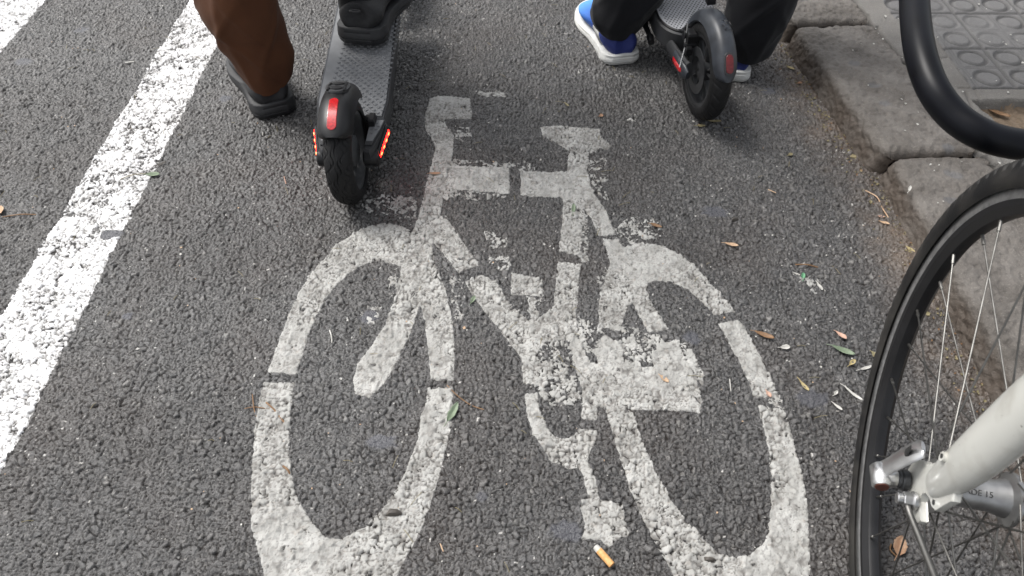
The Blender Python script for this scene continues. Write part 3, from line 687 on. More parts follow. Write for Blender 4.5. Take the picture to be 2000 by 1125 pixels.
crumbs('pale_crumbs', 60, rd2, LM['white'], .0010, .0026, 6)
def pv2(r_):
    while True:
        x, y, z = pv(r_)
        if not (x > .99 and y < 1.41): return (x, y, z)
crumbs('pavement_petals', 110, pv2, LM['white'], .0015, .0038, 5)
def slivers(r_): pass
m = MB(); r_ = random.Random(21)
for _ in range(170):
    x, y = r_.uniform(-1.2, .72), r_.uniform(.35, 2.0); a = r_.uniform(0, PI); L = r_.uniform(.004, .013)
    m.tube([(x-math.cos(a)*L, y-math.sin(a)*L, .0045), (x, y+.001, .0056), (x+math.cos(a)*L, y+math.sin(a)*L, .0045)], .00042, 5)
o = m.build('dry_needles', LM['olive']); o['kind'] = 'stuff'
# cigarette butt
bx, by = on_ground(1180, 1089, .006)
cb = empty('cigarette_butt', (bx, by, .0095)); tag(cb, 'orange filter cigarette butt lying under the painted pedal', 'cigarette butt')
ax = Vector((.62, -.78, 0)).normalized()
M_FILT = mat('cork filter paper', (.55, .27, .09), .6, col2=(.68, .40, .17), vscale=260)
m = MB(); m.tube([ax*-.011, ax*-.0109, ax*0, ax*.0148, ax*.015], [.0044, .0050, .0050, .0048, .0040], 20); m.build('filter', M_FILT, cb)
m = MB(); m.tube([ax*-.0185, ax*-.0175, ax*-.014, ax*-.0108], [.0028, .0042, .0047, .0049], 20); m.build('paper_end', LM['white'], cb)
# black blob on the marking and little black stone
def blob(px, py, s, label):
    x, y = on_ground(px, py, .004); m = MB(); r_ = random.Random(px)
    rings = [[(x+math.cos(t)*s*1.6*k*(1+.25*math.sin(3*t+px)+.1*r_.random()), y+math.sin(t)*s*k*(1+.2*math.cos(2*t)), .002+h) for t in np.linspace(0, 2*PI, 17)[:-1]] for k, h in ((1, 0), (.95, .004), (.6, .007), (.15, .008))]
    m.loft(rings); return tag(m.build('tar_lump', LM['dark']), label, 'lump', 'small black lumps')
blob(769, 1001, .0062, 'black lump on the lower right of the front wheel marking')
blob(1384, 1093, .0045, 'little black stone on the lower rear wheel marking'); blob(1435, 429, .004, 'tiny black pebble on bare asphalt near the tan leaf')

# ------------------------------------------------------------------ wheels
def tyre_profile(w, R, n=17, bead=.018):
    """outer half ring profile of a tyre of width w and outer radius R"""
    pr = []
    h = bead
    for i in range(n):
        a = PI*i/(n-1)*1.16-PI*.08
        pr.append((-math.cos(a)*w/2, R-h+math.sin(a)*h if math.sin(a) > 0 else R-h+math.sin(a)*h*1.2))
    return pr
def ring_wheel(parent, name, cx, R, w, rim_r, groove, spokes=5, hubr=.03, side=M_GUN, loc=(0, 0, 0)):
    """scooter wheel: part wheel mesh (rim) with tyre as sub-part"""
    c = loc
    m = MB()
    ro = rim_r; hw = w*.40
    m.lathe([(-hw, ro+.004), (-hw-.001, ro+.001), (-hw, ro-.007), (-hw*.55, ro-.010), (hw*.55, ro-.010), (hw, ro-.007), (hw+.001, ro+.001), (hw, ro+.004)], c, 96)
    m.lathe([(-hw*1.0, .004), (-hw*1.0, hubr*.6), (-hw*.75, hubr), (hw*.75, hubr), (hw*1.0, hubr*.6), (hw*1.0, .004)], c, 48)
    for k in range(spokes):
        for dd in (-.09, .09):
            a = 2*PI*k/spokes+.3
            p0 = Vector((0, math.cos(a+dd*1.2)*hubr*.8, math.sin(a+dd*1.2)*hubr*.8)); p1 = Vector((0, math.cos(a+dd*2.6)*(ro-.006), math.sin(a+dd*2.6)*(ro-.006)))
            m.tube([Vector(c)+p0, Vector(c)+(p0+p1)/2, Vector(c)+p1], [.009, .006, .007], 8, flat=(1, .6), up=(1, 0, 0))
    wh = m.build(name, side, parent)
    prof = tyre_profile(w, R, 97, min(.022, R-rim_r))
    prof = prof+[(w*.36, rim_r-.001), (-w*.36, rim_r-.001)]
    t = MB(); t.lathe(prof, c, 384, True, groove); t.build('tyre', M_RUB, wh, 60)
    return wh

# ------------------------------------------------------------------ scooter with red lamps (left)
def scooter_front(root, y_f, mt, zdeck, R=.105, back=0.18, rz=0):
    """stem, handlebar and front wheel, ahead of the deck"""
    st_b = Vector((0, y_f-.10, zdeck-.01)); st_t = Vector((0, y_f-back-.06, 1.02))
    m = MB(); m.tube([(0, y_f-.20, zdeck-.03), (0, y_f-.13, zdeck+.0), st_b+Vector((0, .02, .05)), st_b+Vector((0, .01, .12))], [.03, .032, .03, .026], 20); m.build('neck', mt, root)
    m = MB(); m.tube([st_b+Vector((0, .01, .1)), st_t], [.024, .020], 24); m.build('stem', mt, root)
    m = MB(); m.tube([st_t+Vector((-.21, -.02, 0)), st_t+Vector((-.1, 0, .005)), st_t+Vector((.1, 0, .005)), st_t+Vector((.21, -.02, 0))], .011, 16); hb = m.build('handlebar', mt, root)
    for sx in (-1, 1):
        m = MB(); m.tube([st_t+Vector((sx*.13, -.004, .004)), st_t+Vector((sx*.215, -.021, 0))], .016, 16); m.build('grip', M_RUB, hb)
        m = MB(); m.tube([(sx*.032, y_f-.075, zdeck+.02), (sx*.034, y_f-.03, R+.05), (sx*.034, y_f, R)], [.012, .013, .016], 12); m.build('fork_leg', mt, root)
    ring_wheel(root, 'front_wheel', 0, R, .05, R*.66, lambda x, r, t: r, 5, loc=(0, y_f, R))
    m = MB(); prof = [(-.028, .0), (-.022, .012), (0, .016), (.022, .012), (.028, 0)]
    return st_t

def arch(m, c, R, w, a0, a1, depth, thick=.0035, n=40, taper=None, k=15, crown=.35):
    """mudguard shell: arch cross-section swept around the axle; angles from +y through +z"""
    def sec(off, a, sc):
        out = []
        for j in range(k):
            s = -1+2*j/(k-1); xx = math.copysign(abs(s)**.85, s)
            drop = depth*(abs(s)**4)*.75+w*crown*.25*s*s
            out.append((xx*(w/2-off)*sc, R-off-drop*sc**.5))
        return out
    vs = []; fs = []
    for i in range(n+1):
        t = i/n; a = a0+(a1-a0)*t; sc = taper(t) if taper else 1
        for off in (0, thick):
            for (x, r) in sec(off, a, sc): vs.append((c[0]+x, c[1]+r*math.cos(a), c[2]+r*math.sin(a)))
    q_ = 2*k
    for i in range(n):
        for j in range(k-1):
            fs.append((i*q_+j, i*q_+j+1, (i+1)*q_+j+1, (i+1)*q_+j)); fs.append((i*q_+k+j, (i+1)*q_+k+j, (i+1)*q_+k+j+1, i*q_+k+j+1))
        for j in (0, k-1): fs.append((i*q_+j, (i+1)*q_+j, (i+1)*q_+k+j, i*q_+k+j))
    for i in (0, n):
        for j in range(k-1): fs.append((i*q_+j, i*q_+j+1, i*q_+k+j+1, i*q_+k+j))
    m.add(vs, fs)
def patch_on_arch(m, c, R, x0, x1, a0, a1, h, n=24, drop=0.0, rnd=True):
    """rounded patch riding on the mudguard's crown"""
    pts = []
    xm, xr = (x0+x1)/2, (x1-x0)/2; am = (a0+a1)/2; ah = abs(a1-a0)/2; Lr = xr/R
    outl = []
    for t in np.linspace(0, 2*PI, 33)[:-1]:
        cx, sy = math.cos(t), math.sin(t)
        outl.append((xm+xr*cx, am+(ah-Lr)*(1 if sy > 0 else -1)*(1 if abs(sy) > .01 else 0)+Lr*sy))
    def P(x, a, r): return (c[0]+x, c[1]+(r-drop*x*x)*math.cos(a), c[2]+(r-drop*x*x)*math.sin(a))
    rings = []
    for kk, hh in ((1, -.002), (1, h*.7), (.82, h)):
        rings.append([P(xm+(x-xm)*kk, am+(a-am)*(1-(1-kk)*.25), R+hh) for x, a in outl])
    # long patches need inner rows to follow the curve
    nn = len(outl)
    m.loft(rings, cap=False)
    base = len(m.v)-nn
    left = [i for i in range(nn)]
    order = sorted(range(nn), key=lambda i: outl[i][1])
    rows = 20; vs = []; fs = []
    for i in range(rows+1):
        a = a0+(a1-a0)*i/rows; dist = min(i, rows-i)/rows*abs(a1-a0)
        wv = xr if dist > Lr else xr*math.sqrt(max(0, 1-((Lr-dist)/Lr)**2))
        for s in (-1, -.4, .4, 1): vs.append(P(xm+s*wv*.9, a, R+h))
    fs = [(i*4+j, i*4+j+1, (i+1)*4+j+1, (i+1)*4+j) for i in range(rows) for j in range(3)]
    m.add(vs, fs)

sc1 = empty('electric_scooter', (-.320, 1.155, 0)); tag(sc1, 'black electric scooter with glowing red rear lamps and studded grey deck', 'scooter', 'electric scooters waiting in the bike lane')
R1_ = .105
def groove1(x, r, t):
    if r < .080: return r
    u = x/.0275; g = 0
    for k in range(-4, 5):
        xc = k*.0058+.0035*math.sin(t*22+k*1.3)*(.4+abs(k)*.25)
        g = max(g, math.exp(-((x-xc)/.0009)**2)*(.55+.45*math.sin(t*11+k*2.1)))
    return r-.0026*max(0, g)*(1 if abs(u) < .9 else 0)
M_RIM = mat('grey cast rim', (.075, .077, .08), .45, metal=.3, var=.15)
ring_wheel(sc1, 'rear_wheel', 0, R1_, .052, .076, groove1, 5, .030, M_RIM, (0, 0, R1_))
m = MB(); arch(m, (0, 0, R1_), .128, .068, rad(132), rad(52), .022, taper=lambda t: .55+.45*math.sqrt(max(0, 1-(1-min(1, t/.16))**2)), crown=.6)
fd = m.build('fender', M_BLACK, sc1, 50)
m = MB(); patch_on_arch(m, (0, 0, R1_), .128, -.0085, .0085, rad(126), rad(96), .0012); m.build('reflector', M_REDR, fd)
m = MB(); patch_on_arch(m, (0, 0, R1_), .128, -.022, .022, rad(90), rad(66), .0045, drop=2.0); m.build('brake_pad_cap', M_GREYP, fd, 50)
m = MB(); patch_on_arch(m, (0, 0, R1_), .1325, -.017, .017, rad(87), rad(82), .002, drop=2.0); patch_on_arch(m, (0, 0, R1_), .1325, -.017, .017, rad(79), rad(74), .002, drop=2.0); m.build('grip_rib', M_BLACK, fd, 50)
DZ = .122; DYAW = rad(3)
def deck_outline(hw, y0, y1, yt, hw0, inset=0):
    P = []
    a = hw-inset
    P += [(hw0-inset, y0+inset), (a-.004, yt), (a, yt+.03), (a, y1-.06), (a*.8, y1-.015), (a*.45, y1-inset)]
    return P+[(-x, y) for x, y in P[::-1]]
def shear(mb, y0=.0, k=math.tan(-DYAW)):
    for i, v_ in enumerate(mb.v): mb.v[i] = Vector((v_.x+(v_.y-y0)*k, v_.y, v_.z)) if v_.y > y0 else v_
    return mb
m = MB(); m.prism(deck_outline(.0745, .084, .62, .11, .068), DZ-.045, DZ-.003, 'z', .004); shear(m); dk = m.build('deck', M_GUN, sc1)
m = MB(); m.prism(deck_outline(.0745, .0855, .615, .11, .068, .0055), DZ-.004, DZ, 'z', .001); shear(m)
row = 0; yy = .098
while yy < .55:
    for i in range(-8, 9):
        xx = i*.0164+(.0082 if row % 2 else 0)
        if abs(xx) > .0610: continue
        s = .0054 if abs(xx) < .05 else .0040
        # chevron shaped stud
        b_ = MB(); b_.add([(xx-s, yy+s*.2, DZ-.0002), (xx, yy-s*.9, DZ-.0002), (xx+s, yy+s*.2, DZ-.0002), (xx, yy+s*.75, DZ-.0002),
                           (xx-s*.72, yy+s*.2, DZ+.0021), (xx, yy-s*.55, DZ+.0021), (xx+s*.72, yy+s*.2, DZ+.0021), (xx, yy+s*.45, DZ+.0006)],
                          [(0, 1, 5, 4), (1, 2, 6, 5), (2, 3, 7, 6), (3, 0, 4, 7), (4, 5, 6, 7)])
        m.add(b_.v, b_.f)
    row += 1; yy += .0098
for i in range(0): pass
shear_n = len(m.v)
m.build('deck_mat', M_RUBG, dk, 30)
for sx in (1, -1):
    pts = [(sx*.034, -.012), (sx*.046, -.016), (sx*.053, -.006), (sx*.065, .05), (sx*.070, .081), (sx*.034, .081)]
    m = MB(); m.prism(pts, .070, DZ-.006, 'z', .004); m.prism([(sx*.036, .0), (sx*.050, .0), (sx*.062, .05), (sx*.066, .079), (sx*.037, .079)], DZ-.008, DZ-.002, 'z', .001)
    arm = m.build('rear_arm', M_GREYP, sc1)
    m = MB(); m.prism([(sx*.0375, .010), (sx*.0500, .010), (sx*.060, .05), (sx*.0640, .0775), (sx*.0375, .0775)], DZ-.003, DZ-.001, 'z', .0006)
    for (ux, uy) in ((.043, .066), (.052, .066), (.047, .056), (.056, .056), (.043, .046), (.052, .046), (.045, .034)):
        m.prism([(sx*ux-.0026, uy), (sx*ux, uy-.0026), (sx*ux+.0026, uy), (sx*ux, uy+.0026)], DZ-.001, DZ+.0008, 'z', .0004)
    m.build('pad', M_RUBG, arm, 30)
    m = MB(); m.cyl((sx*.030, 0, .088), (sx*.060, 0, .088), .017, 28, .003); m.build('axle_block', M_BLACK, arm)
    # slanted lamp, facing out and back
    A = Vector((sx*.0705, .066, .106)); B_ = Vector((sx*.0560, -.002, .088))
    m = MB(); m.tube([A+Vector((-sx*.003, .008, .002)), A, B_, B_+Vector((-sx*.003, -.008, -.002))], [.006, .0098, .0098, .006], 16, flat=(1.15, .55), up=(0, -.3, 1)); bz = m.build('lamp_housing', M_BLACK, arm)
    A2, B2 = A+Vector((sx*.0032, -.002, .0005)), B_+Vector((sx*.0040, .002, .0005))
    m = MB(); d_ = (B2-A2)
    m.tube([A2, A2+d_*.04, A2+d_*.96, B2], [.003, .0058, .0058, .003], 14, flat=(1.05, .36), up=(0, -.3, 1)); m.build('tail_lamp', M_LED, arm)
    m = MB()
    for q_ in (.14, .38, .62, .86):
        p = A2+d_*q_+Vector((sx*.0018, 0, 0)); m.tube([p-d_.normalized()*.004, p-d_.normalized()*.0025, p+d_.normalized()*.0025, p+d_.normalized()*.004], [.0006, .0020, .0020, .0006], 10)
    m.build('led', M_LEDC, arm)
m = MB(); m.box((.043, .068, DZ+.006), (.012, .028, .018), .003); m.cyl((.03, .075, DZ+.004), (.05, .075, DZ+.004), .008, 20); m.build('fender_hinge', M_BLACK, sc1)
m = MB(); m.box((0, .105, .095), (.06, .05, .04), .006); m.build('rear_bracket', M_BLACK, sc1)
st1 = scooter_front(sc1, .86, M_BLACK, .115)

# ------------------------------------------------------------------ scooter with unlit lamps (right)
sc2 = empty('electric_scooter', (.425, 1.434, 0), rad(8)); tag(sc2, 'grey electric scooter with big charcoal rear mudguard and disc brake', 'scooter', 'electric scooters waiting in the bike lane')
R2_ = .109
def groove2(x, r, t):
    if r < .088: return r
    ph = (t*26/(2*PI)+abs(x)*38) % 1
    g = math.exp(-((ph-.5)/.10)**2)*(abs(x) > .0035)
    g2 = math.exp(-((abs(x)-.0195)/.0009)**2)
    return r-.0016*max(g, g2*.8)
ring_wheel(sc2, 'rear_wheel', 0, R2_, .046, .078, groove2, 5, .024, M_GREYP, (0, 0, R2_))
m = MB(); arch(m, (0, 0, R2_), .128, .053, rad(160), rad(30), .016, n=70, taper=lambda t: .40+.60*math.sqrt(max(0, 1-(1-min(1, t/.16))**2)), crown=.9)
fd2 = m.build('fender', M_FEND2, sc2, 50)
m = MB(); patch_on_arch(m, (0, 0, R2_), .127, -.0105, .0105, rad(154), rad(133), .003, drop=1.2); m.build('lamp_surround', M_GREYP, fd2, 50)
m = MB(); patch_on_arch(m, (0, 0, R2_), .1295, -.0075, .0075, rad(152), rad(135.5), .003, drop=1.2); m.build('rear_lamp', M_REDD, fd2, 50)
m = MB(); m.box((0, .052, .245), (.018, .014, .022), .002); m.cyl((-.012, .052, .256), (.012, .052, .256), .007, 16); m.build('fender_hook', M_BLACK, fd2)
# scuffed dark print on top of the mudguard
m = MB(); r_ = random.Random(5)
for k in range(26):
    a = rad(r_.uniform(99, 112)); x = r_.uniform(-.004, .016); L = r_.uniform(.002, .006)
    Rr = .128-.22*x*x*26+.0006
    p = Vector((x, Rr*math.cos(a), R2_+Rr*math.sin(a))); dd = Vector((L, 0, 0)) if k % 2 else Vector((L*.5, -math.sin(a)*L, math.cos(a)*L))
    m.tube([p, p+dd*.5, p+dd], .0005, 5)
m.build('emblem', M_BLACK, fd2)
DZ2 = .132
def deck2(hw, y0, y1, inset=0):
    P = []
    for t in np.linspace(-PI/2, PI/2, 15)[7:]:
        pass
    a = hw-inset
    for t in np.linspace(0, PI/2, 12): P.append((a*math.sin(t)**.8 if t > 0 else 0.001, y0+inset+.085*(1-math.cos(t))))
    P += [(a, y1-.10), (a*.8, y1-.03), (a*.5, y1-inset)]
    return P+[(-x, y) for x, y in P[::-1]]
SH2 = math.tan(rad(4))
m = MB(); m.prism(deck2(.074, .118, .66), DZ2-.050, DZ2-.003, 'z', .005); shear(m, 0, SH2); dk2 = m.build('deck', M_GREYP, sc2)
m = MB(); m.prism(deck2(.074, .118, .66, .003), DZ2-.006, DZ2+.001, 'z', .002); shear(m, 0, SH2); m.build('deck_trim', M_BLACK, dk2)
m = MB(); m.prism(deck2(.074, .118, .66, .006), DZ2-.003, DZ2+.002, 'z', .001); shear(m, 0, SH2); m.build('deck_mat', M_DECK2, dk2)
m = MB(); row = 0; yy = .132
while yy < .50:
    for i in range(-9, 10):
        xx = i*.0088+(.0044 if row % 2 else 0)
        lim = .062*min(1, math.sin(min(PI/2, math.acos(max(-1, min(1, 1-(yy-.120)/.085)))))**.8) if yy < .205 else .062
        if abs(xx) > lim: continue
        m.prism([(xx+.0019*math.cos(t), yy+.0023*math.sin(t)) for t in np.linspace(0, 2*PI, 7)[:-1]], DZ2+.0018, DZ2+.0027, 'z', .0003)
    row += 1; yy += .0075
shear(m, 0, SH2); m.build('deck_dots', M_BLACK, dk2, 30)
for sx in (1, -1):
    m = MB(); m.tube([(sx*.036, .16, .085), (sx*.040, .08, .098), (sx*.040, 0, R2_)], [.018, .017, .019], 14, flat=(1, .5), up=(0, 0, 1)); arm = m.build('rear_arm', M_GREYP, sc2)
    m = MB(); m.tube([(sx*.047, .075, .104), (sx*.051, .045, .106), (sx*.050, -.004, R2_), (sx*.047, -.016, R2_)], [.012, .016, .016, .008], 18, flat=(1, .45), up=(0, 0, 1)); m.build('axle_cover', M_FEND2, arm)
    m = MB(); m.tube([(sx*.0560, .062, .106), (sx*.0585, .052, .107), (sx*.0585, .008, .110), (sx*.056, 0, .110)], [.003, .0062, .0062, .003], 14, flat=(1, .3), up=(0, 0, 1)); m.build('side_reflector', M_REDR, arm)
m = MB(); m.lathe([(-.0215, .050), (-.0215, .030), (-.0235, .030), (-.0235, .050)], (0, 0, R2_), 72); m.build('brake_disc', M_GUN, sc2)
m = MB(); m.box((-.030, .050, .160), (.022, .034, .030), .004); m.cyl((-.045, .055, .165), (-.018, .055, .165), .010, 20); m.cyl((-.046, .036, .150), (-.02, .036, .150), .006, 14)
m.box((-.038, .03, .142), (.014, .02, .02), .003); cal = m.build('brake_caliper', M_BLACK, sc2)
m = MB(); m.tube([(-.040, .055, .19), (-.041, .050, .172), (-.042, .045, .150)], .0018, 8); m.tube([(-.046, .03, .148), (-.060, .005, .118)], .0014, 8); m.build('brake_cable', M_ALU, cal)
m = MB(); m.tube([(-.034, .10, .150), (-.036, .080, .158), (-.038, .064, .172), (-.040, .055, .188)], .0032, 10); m.build('cable_sleeve', M_BLACK, cal)
m = MB(); m.tube([(-.028, .100, .150), (-.022, .085, .168), (-.014, .07, .188), (0, .062, .215)], [.006, .006, .006, .006], 12); m.build('fender_stay', M_GREYP, sc2)
m = MB(); m.box((-.060, .30, .085), (.014, .06, .03), .004); m.tube([(-.060, .30, .085), (-.066, .25, .080), (-.066, .205, .078)], [.008, .007, .006], 12); m.tube([(-.066, .205, .078), (-.068, .185, .074)], [.009, .008], 12); m.build('kickstand', M_BLACK, sc2)
st2 = scooter_front(sc2, .84, M_GREYP, .125, .109)

# ------------------------------------------------------------------ shoes
def shoe(parent, loc, yaw, um, sm, L=.29, W=.102, H0=.030, roll=0, pitch=0, collar=.085, opening=True):
    """upper mesh with the sole, collar lining etc. below it; origin at the back of the heel, toe along +y"""
    def half_w(t, side):       # t 0 heel .. 1 toe
        k = [(0, .38), (.02, .56), (.05, .70), (.12, .80), (.30, .72), (.45, .76), (.62, .97), (.75, 1.0), (.88, .84), (.96, .55), (1, .18)]
        wv = np.interp(t, [a for a, b_ in k], [b_ for a, b_ in k])
        return W/2*wv*(1.03 if side > 0 else .97)
    TS = [0, .006, .02, .045, .08, .12, .18, .25, .32, .40, .48, .56, .64, .72, .80, .87, .92, .96, .985, 1]
    n = 28
    top = lambda t: np.interp(t, [0, .05, .15, .25, .33, .45, .6, .8, .93, 1], [collar*.86, collar, collar*.93, collar*.86, collar*.92, .082, .066, .050, .040, .022])
    rings = []
    for t in TS:
        zb, zt = H0*.75, max(H0+.004, top(t)*(1 if t > 0 else .85)); cx = .008*math.sin(t*PI*.9)*-1; r_ = []
        for k in range(n):
            a = 2*PI*k/n; ca, sa = math.cos(a), math.sin(a)
            wv = half_w(t, ca)*.93
            xx = math.copysign(abs(ca)**.72, ca)*wv; zz = (sa*.5+.5)
            lean = 1-.42*max(0, sa)**1.5*(1 if t > .1 else .55+.45*t/.1)
            back = 0 if t > .1 else .003*math.sin(PI*zz)*(1-t/.1)
            r_.append((cx+xx*lean, t*L-back+.012*(t < .05)*max(0, sa)*(1-t/.05), zb+(zt-zb)*zz**.95))
        rings.append(r_)
    m = MB(); m.loft(rings); 
    up = m.build('shoe', um, parent, 60)
    mod = up.modifiers.new('sub', 'SUBSURF'); mod.levels = mod.render_levels = 2
    up.location = loc; up.rotation_euler = (pitch, roll, yaw)
    m = MB(); out = []
    NT = 56
    for k in range(NT):
        s = k/NT
        if s < .5: t = (1-math.cos(PI*(s*2)))/2; side = 1
        else: t = (1+math.cos(PI*(s*2-1)))/2; side = -1
        out.append((side*half_w(t, side)*1.05-.008*math.sin(t*PI*.9), -.009+t*(L+.015), t))
    rings = []
    def rk(t): return .010*max(0, (t-.72)/.28)**1.6+.005*max(0, (.12-t)/.12)
    thick = lambda t: H0*np.interp(t, [0, .25, .55, 1], [1.12, 1.0, .82, .72])
    for zf, sc in ((0, .90), (.04, .965), (.30, 1.01), (.34, .985), (.40, 1.02), (.66, 1.015), (.72, .99), (.92, 1.0), (1.0, .965)):
        rings.append([((x)*sc, L/2+(y-L/2)*(1-(1-sc)*.5), rk(t)+thick(t)*zf+(.0012*math.sin(k*2.2) if .3 < zf < .7 else 0)) for k, (x, y, t) in enumerate(out)])
    m.loft(rings); so = m.build('sole', sm, up, 50)
    return up, so
def rim_torus(m, c, rx, ry, r, tilt=0):
    P = [(c[0]+rx*math.cos(t), c[1]+ry*math.sin(t), c[2]+tilt*math.sin(t)) for t in np.linspace(0, 2*PI, 33)]
    m.tube(P, r, 10, cap=False)

# ------------------------------------------------------------------ people
def skin_mesh(name, joints, edges, mt, parent, sub=2, root=0):
    me = bpy.data.meshes.new(name); me.from_pydata([j[0] for j in joints], edges, [])
    o = link_mesh(name, me, mt, parent)
    sk = o.modifiers.new('skin', 'SKIN'); sk.use_smooth_shade = True; sk.branch_smoothing = .4
    for i, j in enumerate(joints):
        r = j[1]; r = r if isinstance(r, tuple) else (r, r); d = me.skin_vertices[0].data[i]; d.radius = r; d.use_root = (i == root)
    s = o.modifiers.new('sub', 'SUBSURF'); s.levels = s.render_levels = sub
    return o
def figure(label, pel, ankL, ankR, kneeL, kneeR, handL, handR, trouser, jacket, hem_z, hem_r, legc):
    root = empty('person', (pel[0], pel[1], 0)); tag(root, label, 'person', None)
    O = Vector((pel[0], pel[1], 0)); q_ = lambda p: tuple(Vector(p)-O)
    px, py, pz = pel; sh = pz+.47
    J = [(q_((px, py, pz)), (.13, .10)), (q_((px, py+.01, pz+.16)), (.12, .09)), (q_((px, py+.02, pz+.34)), (.14, .10)), (q_((px, py+.02, sh+.02)), (.075, .07)), (q_((px, py+.035, sh+.09)), .05),
         (q_((px, py+.05, sh+.15)), (.065, .075)), (q_((px, py+.055, sh+.22)), (.075, .09)), (q_((px, py+.05, sh+.29)), (.05, .06))]
    E = [(i, i+1) for i in range(7)]
    for s, (ank, knee, hand) in ((-1, (ankL, kneeL, handL)), (1, (ankR, kneeR, handR))):
        b_ = len(J); J += [(q_((px+s*.09, py, pz-.06)), .085), (q_(knee), .052), (q_(Vector(knee).lerp(Vector(ank), .35)), .050), (q_(ank), .036), (q_((ank[0]+s*.02, ank[1]+.10, ank[2]-.05)), .030)]
        E += [(0, b_), (b_, b_+1), (b_+1, b_+2), (b_+2, b_+3), (b_+3, b_+4)]
        b_ = len(J); el = (px+s*.25, py+.12, sh-.26); h = Vector(hand)
        J += [(q_((px+s*.17, py+.02, sh-.01)), .055), (q_(el), .040), (q_(h+Vector((-s*.01, -.075, .03))), .027), (q_(h+Vector((0, -.03, .026))), (.030, .018))]
        E += [(3, b_), (b_, b_+1), (b_+1, b_+2), (b_+2, b_+3)]
        palm = len(J)-1
        for f in range(4):
            fx = (f-1.5)*.019; a = len(J); ln = (.9, 1, .95, .8)[f]
            J += [(q_(h+Vector((fx, .012*ln, .024))), .0092), (q_(h+Vector((fx, .030*ln, .004))), .0088), (q_(h+Vector((fx, .018*ln, -.016))), .008)]
            E += [(palm, a), (a, a+1), (a+1, a+2)]
        a = len(J); J += [(q_(h+Vector((-s*.030, -.015, .010))), .010), (q_(h+Vector((-s*.026, .004, -.012))), .009)]; E += [(palm, a), (a, a+1)]
    skin_mesh('body', J, E, M_SKIN, root)
    # face on the head: nose, ears, eyes
    hc = Vector(q_((px, py+.055, sh+.20)))
    m = MB(); m.tube([hc+Vector((0, .085, .03)), hc+Vector((0, .103, -.005)), hc+Vector((0, .098, -.018))], [.008, .013, .010], 12)
    m.build('nose', M_SKIN, root)
    for s in (-1, 1): m = MB(); m.tube([hc+Vector((s*.075, .0, .025)), hc+Vector((s*.085, -.005, .005)), hc+Vector((s*.077, .003, -.025))], [.008, .014, .007], 10, flat=(1, .5)); m.build('ear', M_SKIN, root)
    m = MB(); m.tube([hc+Vector((-.025, .080, -.045)), hc+Vector((0, .090, -.047)), hc+Vector((.025, .080, -.045))], [.003, .006, .003], 8)
    m.build('mouth', M_SKIN, root)
    for s in (-1, 1): m = MB(); m.tube([hc+Vector((s*.022, .083, .025)), hc+Vector((s*.032, .085, .026)), hc+Vector((s*.042, .078, .025))], [.002, .006, .002], 8); m.build('eye', M_INK, root)
    m = MB(); rings = []
    for k in range(9):
        t = k/8*PI*.60; z_ = math.cos(t); r_ = math.sin(t)
        rings.append([hc+Vector((math.cos(a)*.088*r_, -.018+math.sin(a)*.102*r_, .03+.088*z_+(.05*max(0, math.sin(a)) if k > 4 else 0))) for a in np.linspace(0, 2*PI, 25)[:-1]])
    m.loft(rings); m.build('hair', M_HAIR, root, 80)
    # jacket
    J = [(q_((px, py, pz-.02)), (.155, .12)), (q_((px, py+.01, pz+.16)), (.150, .115)), (q_((px, py+.02, pz+.33)), (.165, .12)), (q_((px, py+.02, sh+.02)), (.10, .085)), (q_((px, py+.03, sh+.07)), .062)]
    E = [(0, 1), (1, 2), (2, 3), (3, 4)]
    for s, hand in ((-1, handL), (1, handR)):
        b_ = len(J); h = Vector(hand)
        J += [(q_((px+s*.17, py+.02, sh-.01)), .074), (q_((px+s*.25, py+.12, sh-.26)), .056), (q_(h+Vector((-s*.01, -.075, .03))), .040)]
        E += [(3, b_), (b_, b_+1), (b_+1, b_+2)]
    skin_mesh('jacket', J, E, jacket, root)
    # trousers: two lofted legs and a seat in one mesh, open at the hem
    m = MB(); r_ = random.Random(3)
    for s, ank, knee in ((-1, ankL, kneeL), (1, ankR, kneeR)):
        prof = legc[0] if s < 0 else legc[1]     # list of (x, y, z, rx, ry, tilt)
        top = (px+s*.085, py, pz-.08, .105, .115, 0); kn = (knee[0], knee[1], knee[2], .078, .085, 0)
        P = spline(prof+[kn, ((knee[0]+top[0])/2, (knee[1]+top[1])/2, (knee[2]+top[2])/2, .092, .10, 0), top, (px+s*.06, py, pz+.05, .11, .125, 0)], 24)
        rings = []
        for i, (x, y, z_, rx, ry, tl) in enumerate(P):
            rg = []
            for a in np.linspace(0, 2*PI, 97)[:-1]:
                ca, sa = math.cos(a), math.sin(a)
                fold = .0030*math.sin(3*a+z_*21+s)+.0013*math.sin(z_*80+2*math.sin(a+s)*1.4)*max(0, 1-z_*1.6)+.0016*math.sin(5*a-z_*33)
                fold += .0035*math.exp(-((z_-hem_z-.055)/.022)**2)*math.sin(2*a+.8)
                fade = min(1, max(0, (z_-.06)/.05))
                for (a0, z0, sl, am, wd) in ((4.3, .19, .10, .0048, .013), (5.2, .145, -.09, .0042, .011), (3.6, .25, .13, .0045, .014), (4.9, .27, -.12, .0050, .015), (5.9, .20, .09, .0040, .012), (4.0, .105, -.07, .0035, .009)):
                    da = (a-a0-s*.25+PI) % (2*PI)-PI
                    fold += am*math.exp(-(da/.75)**2)*math.exp(-((z_-z0-sl*da)/wd)**2)*fade
                fold += .0035*math.exp(-(((a-4.65-s*.3+PI) % (2*PI)-PI)/.13)**2)*fade
                rg.append(Vector((x+(rx+fold)*ca, y+(ry+fold)*sa, z_+tl*sa+.004*math.sin(2*a+1)*(z_ < .2)))-O)
            rings.append(rg)
        m.loft(rings, cap=False)
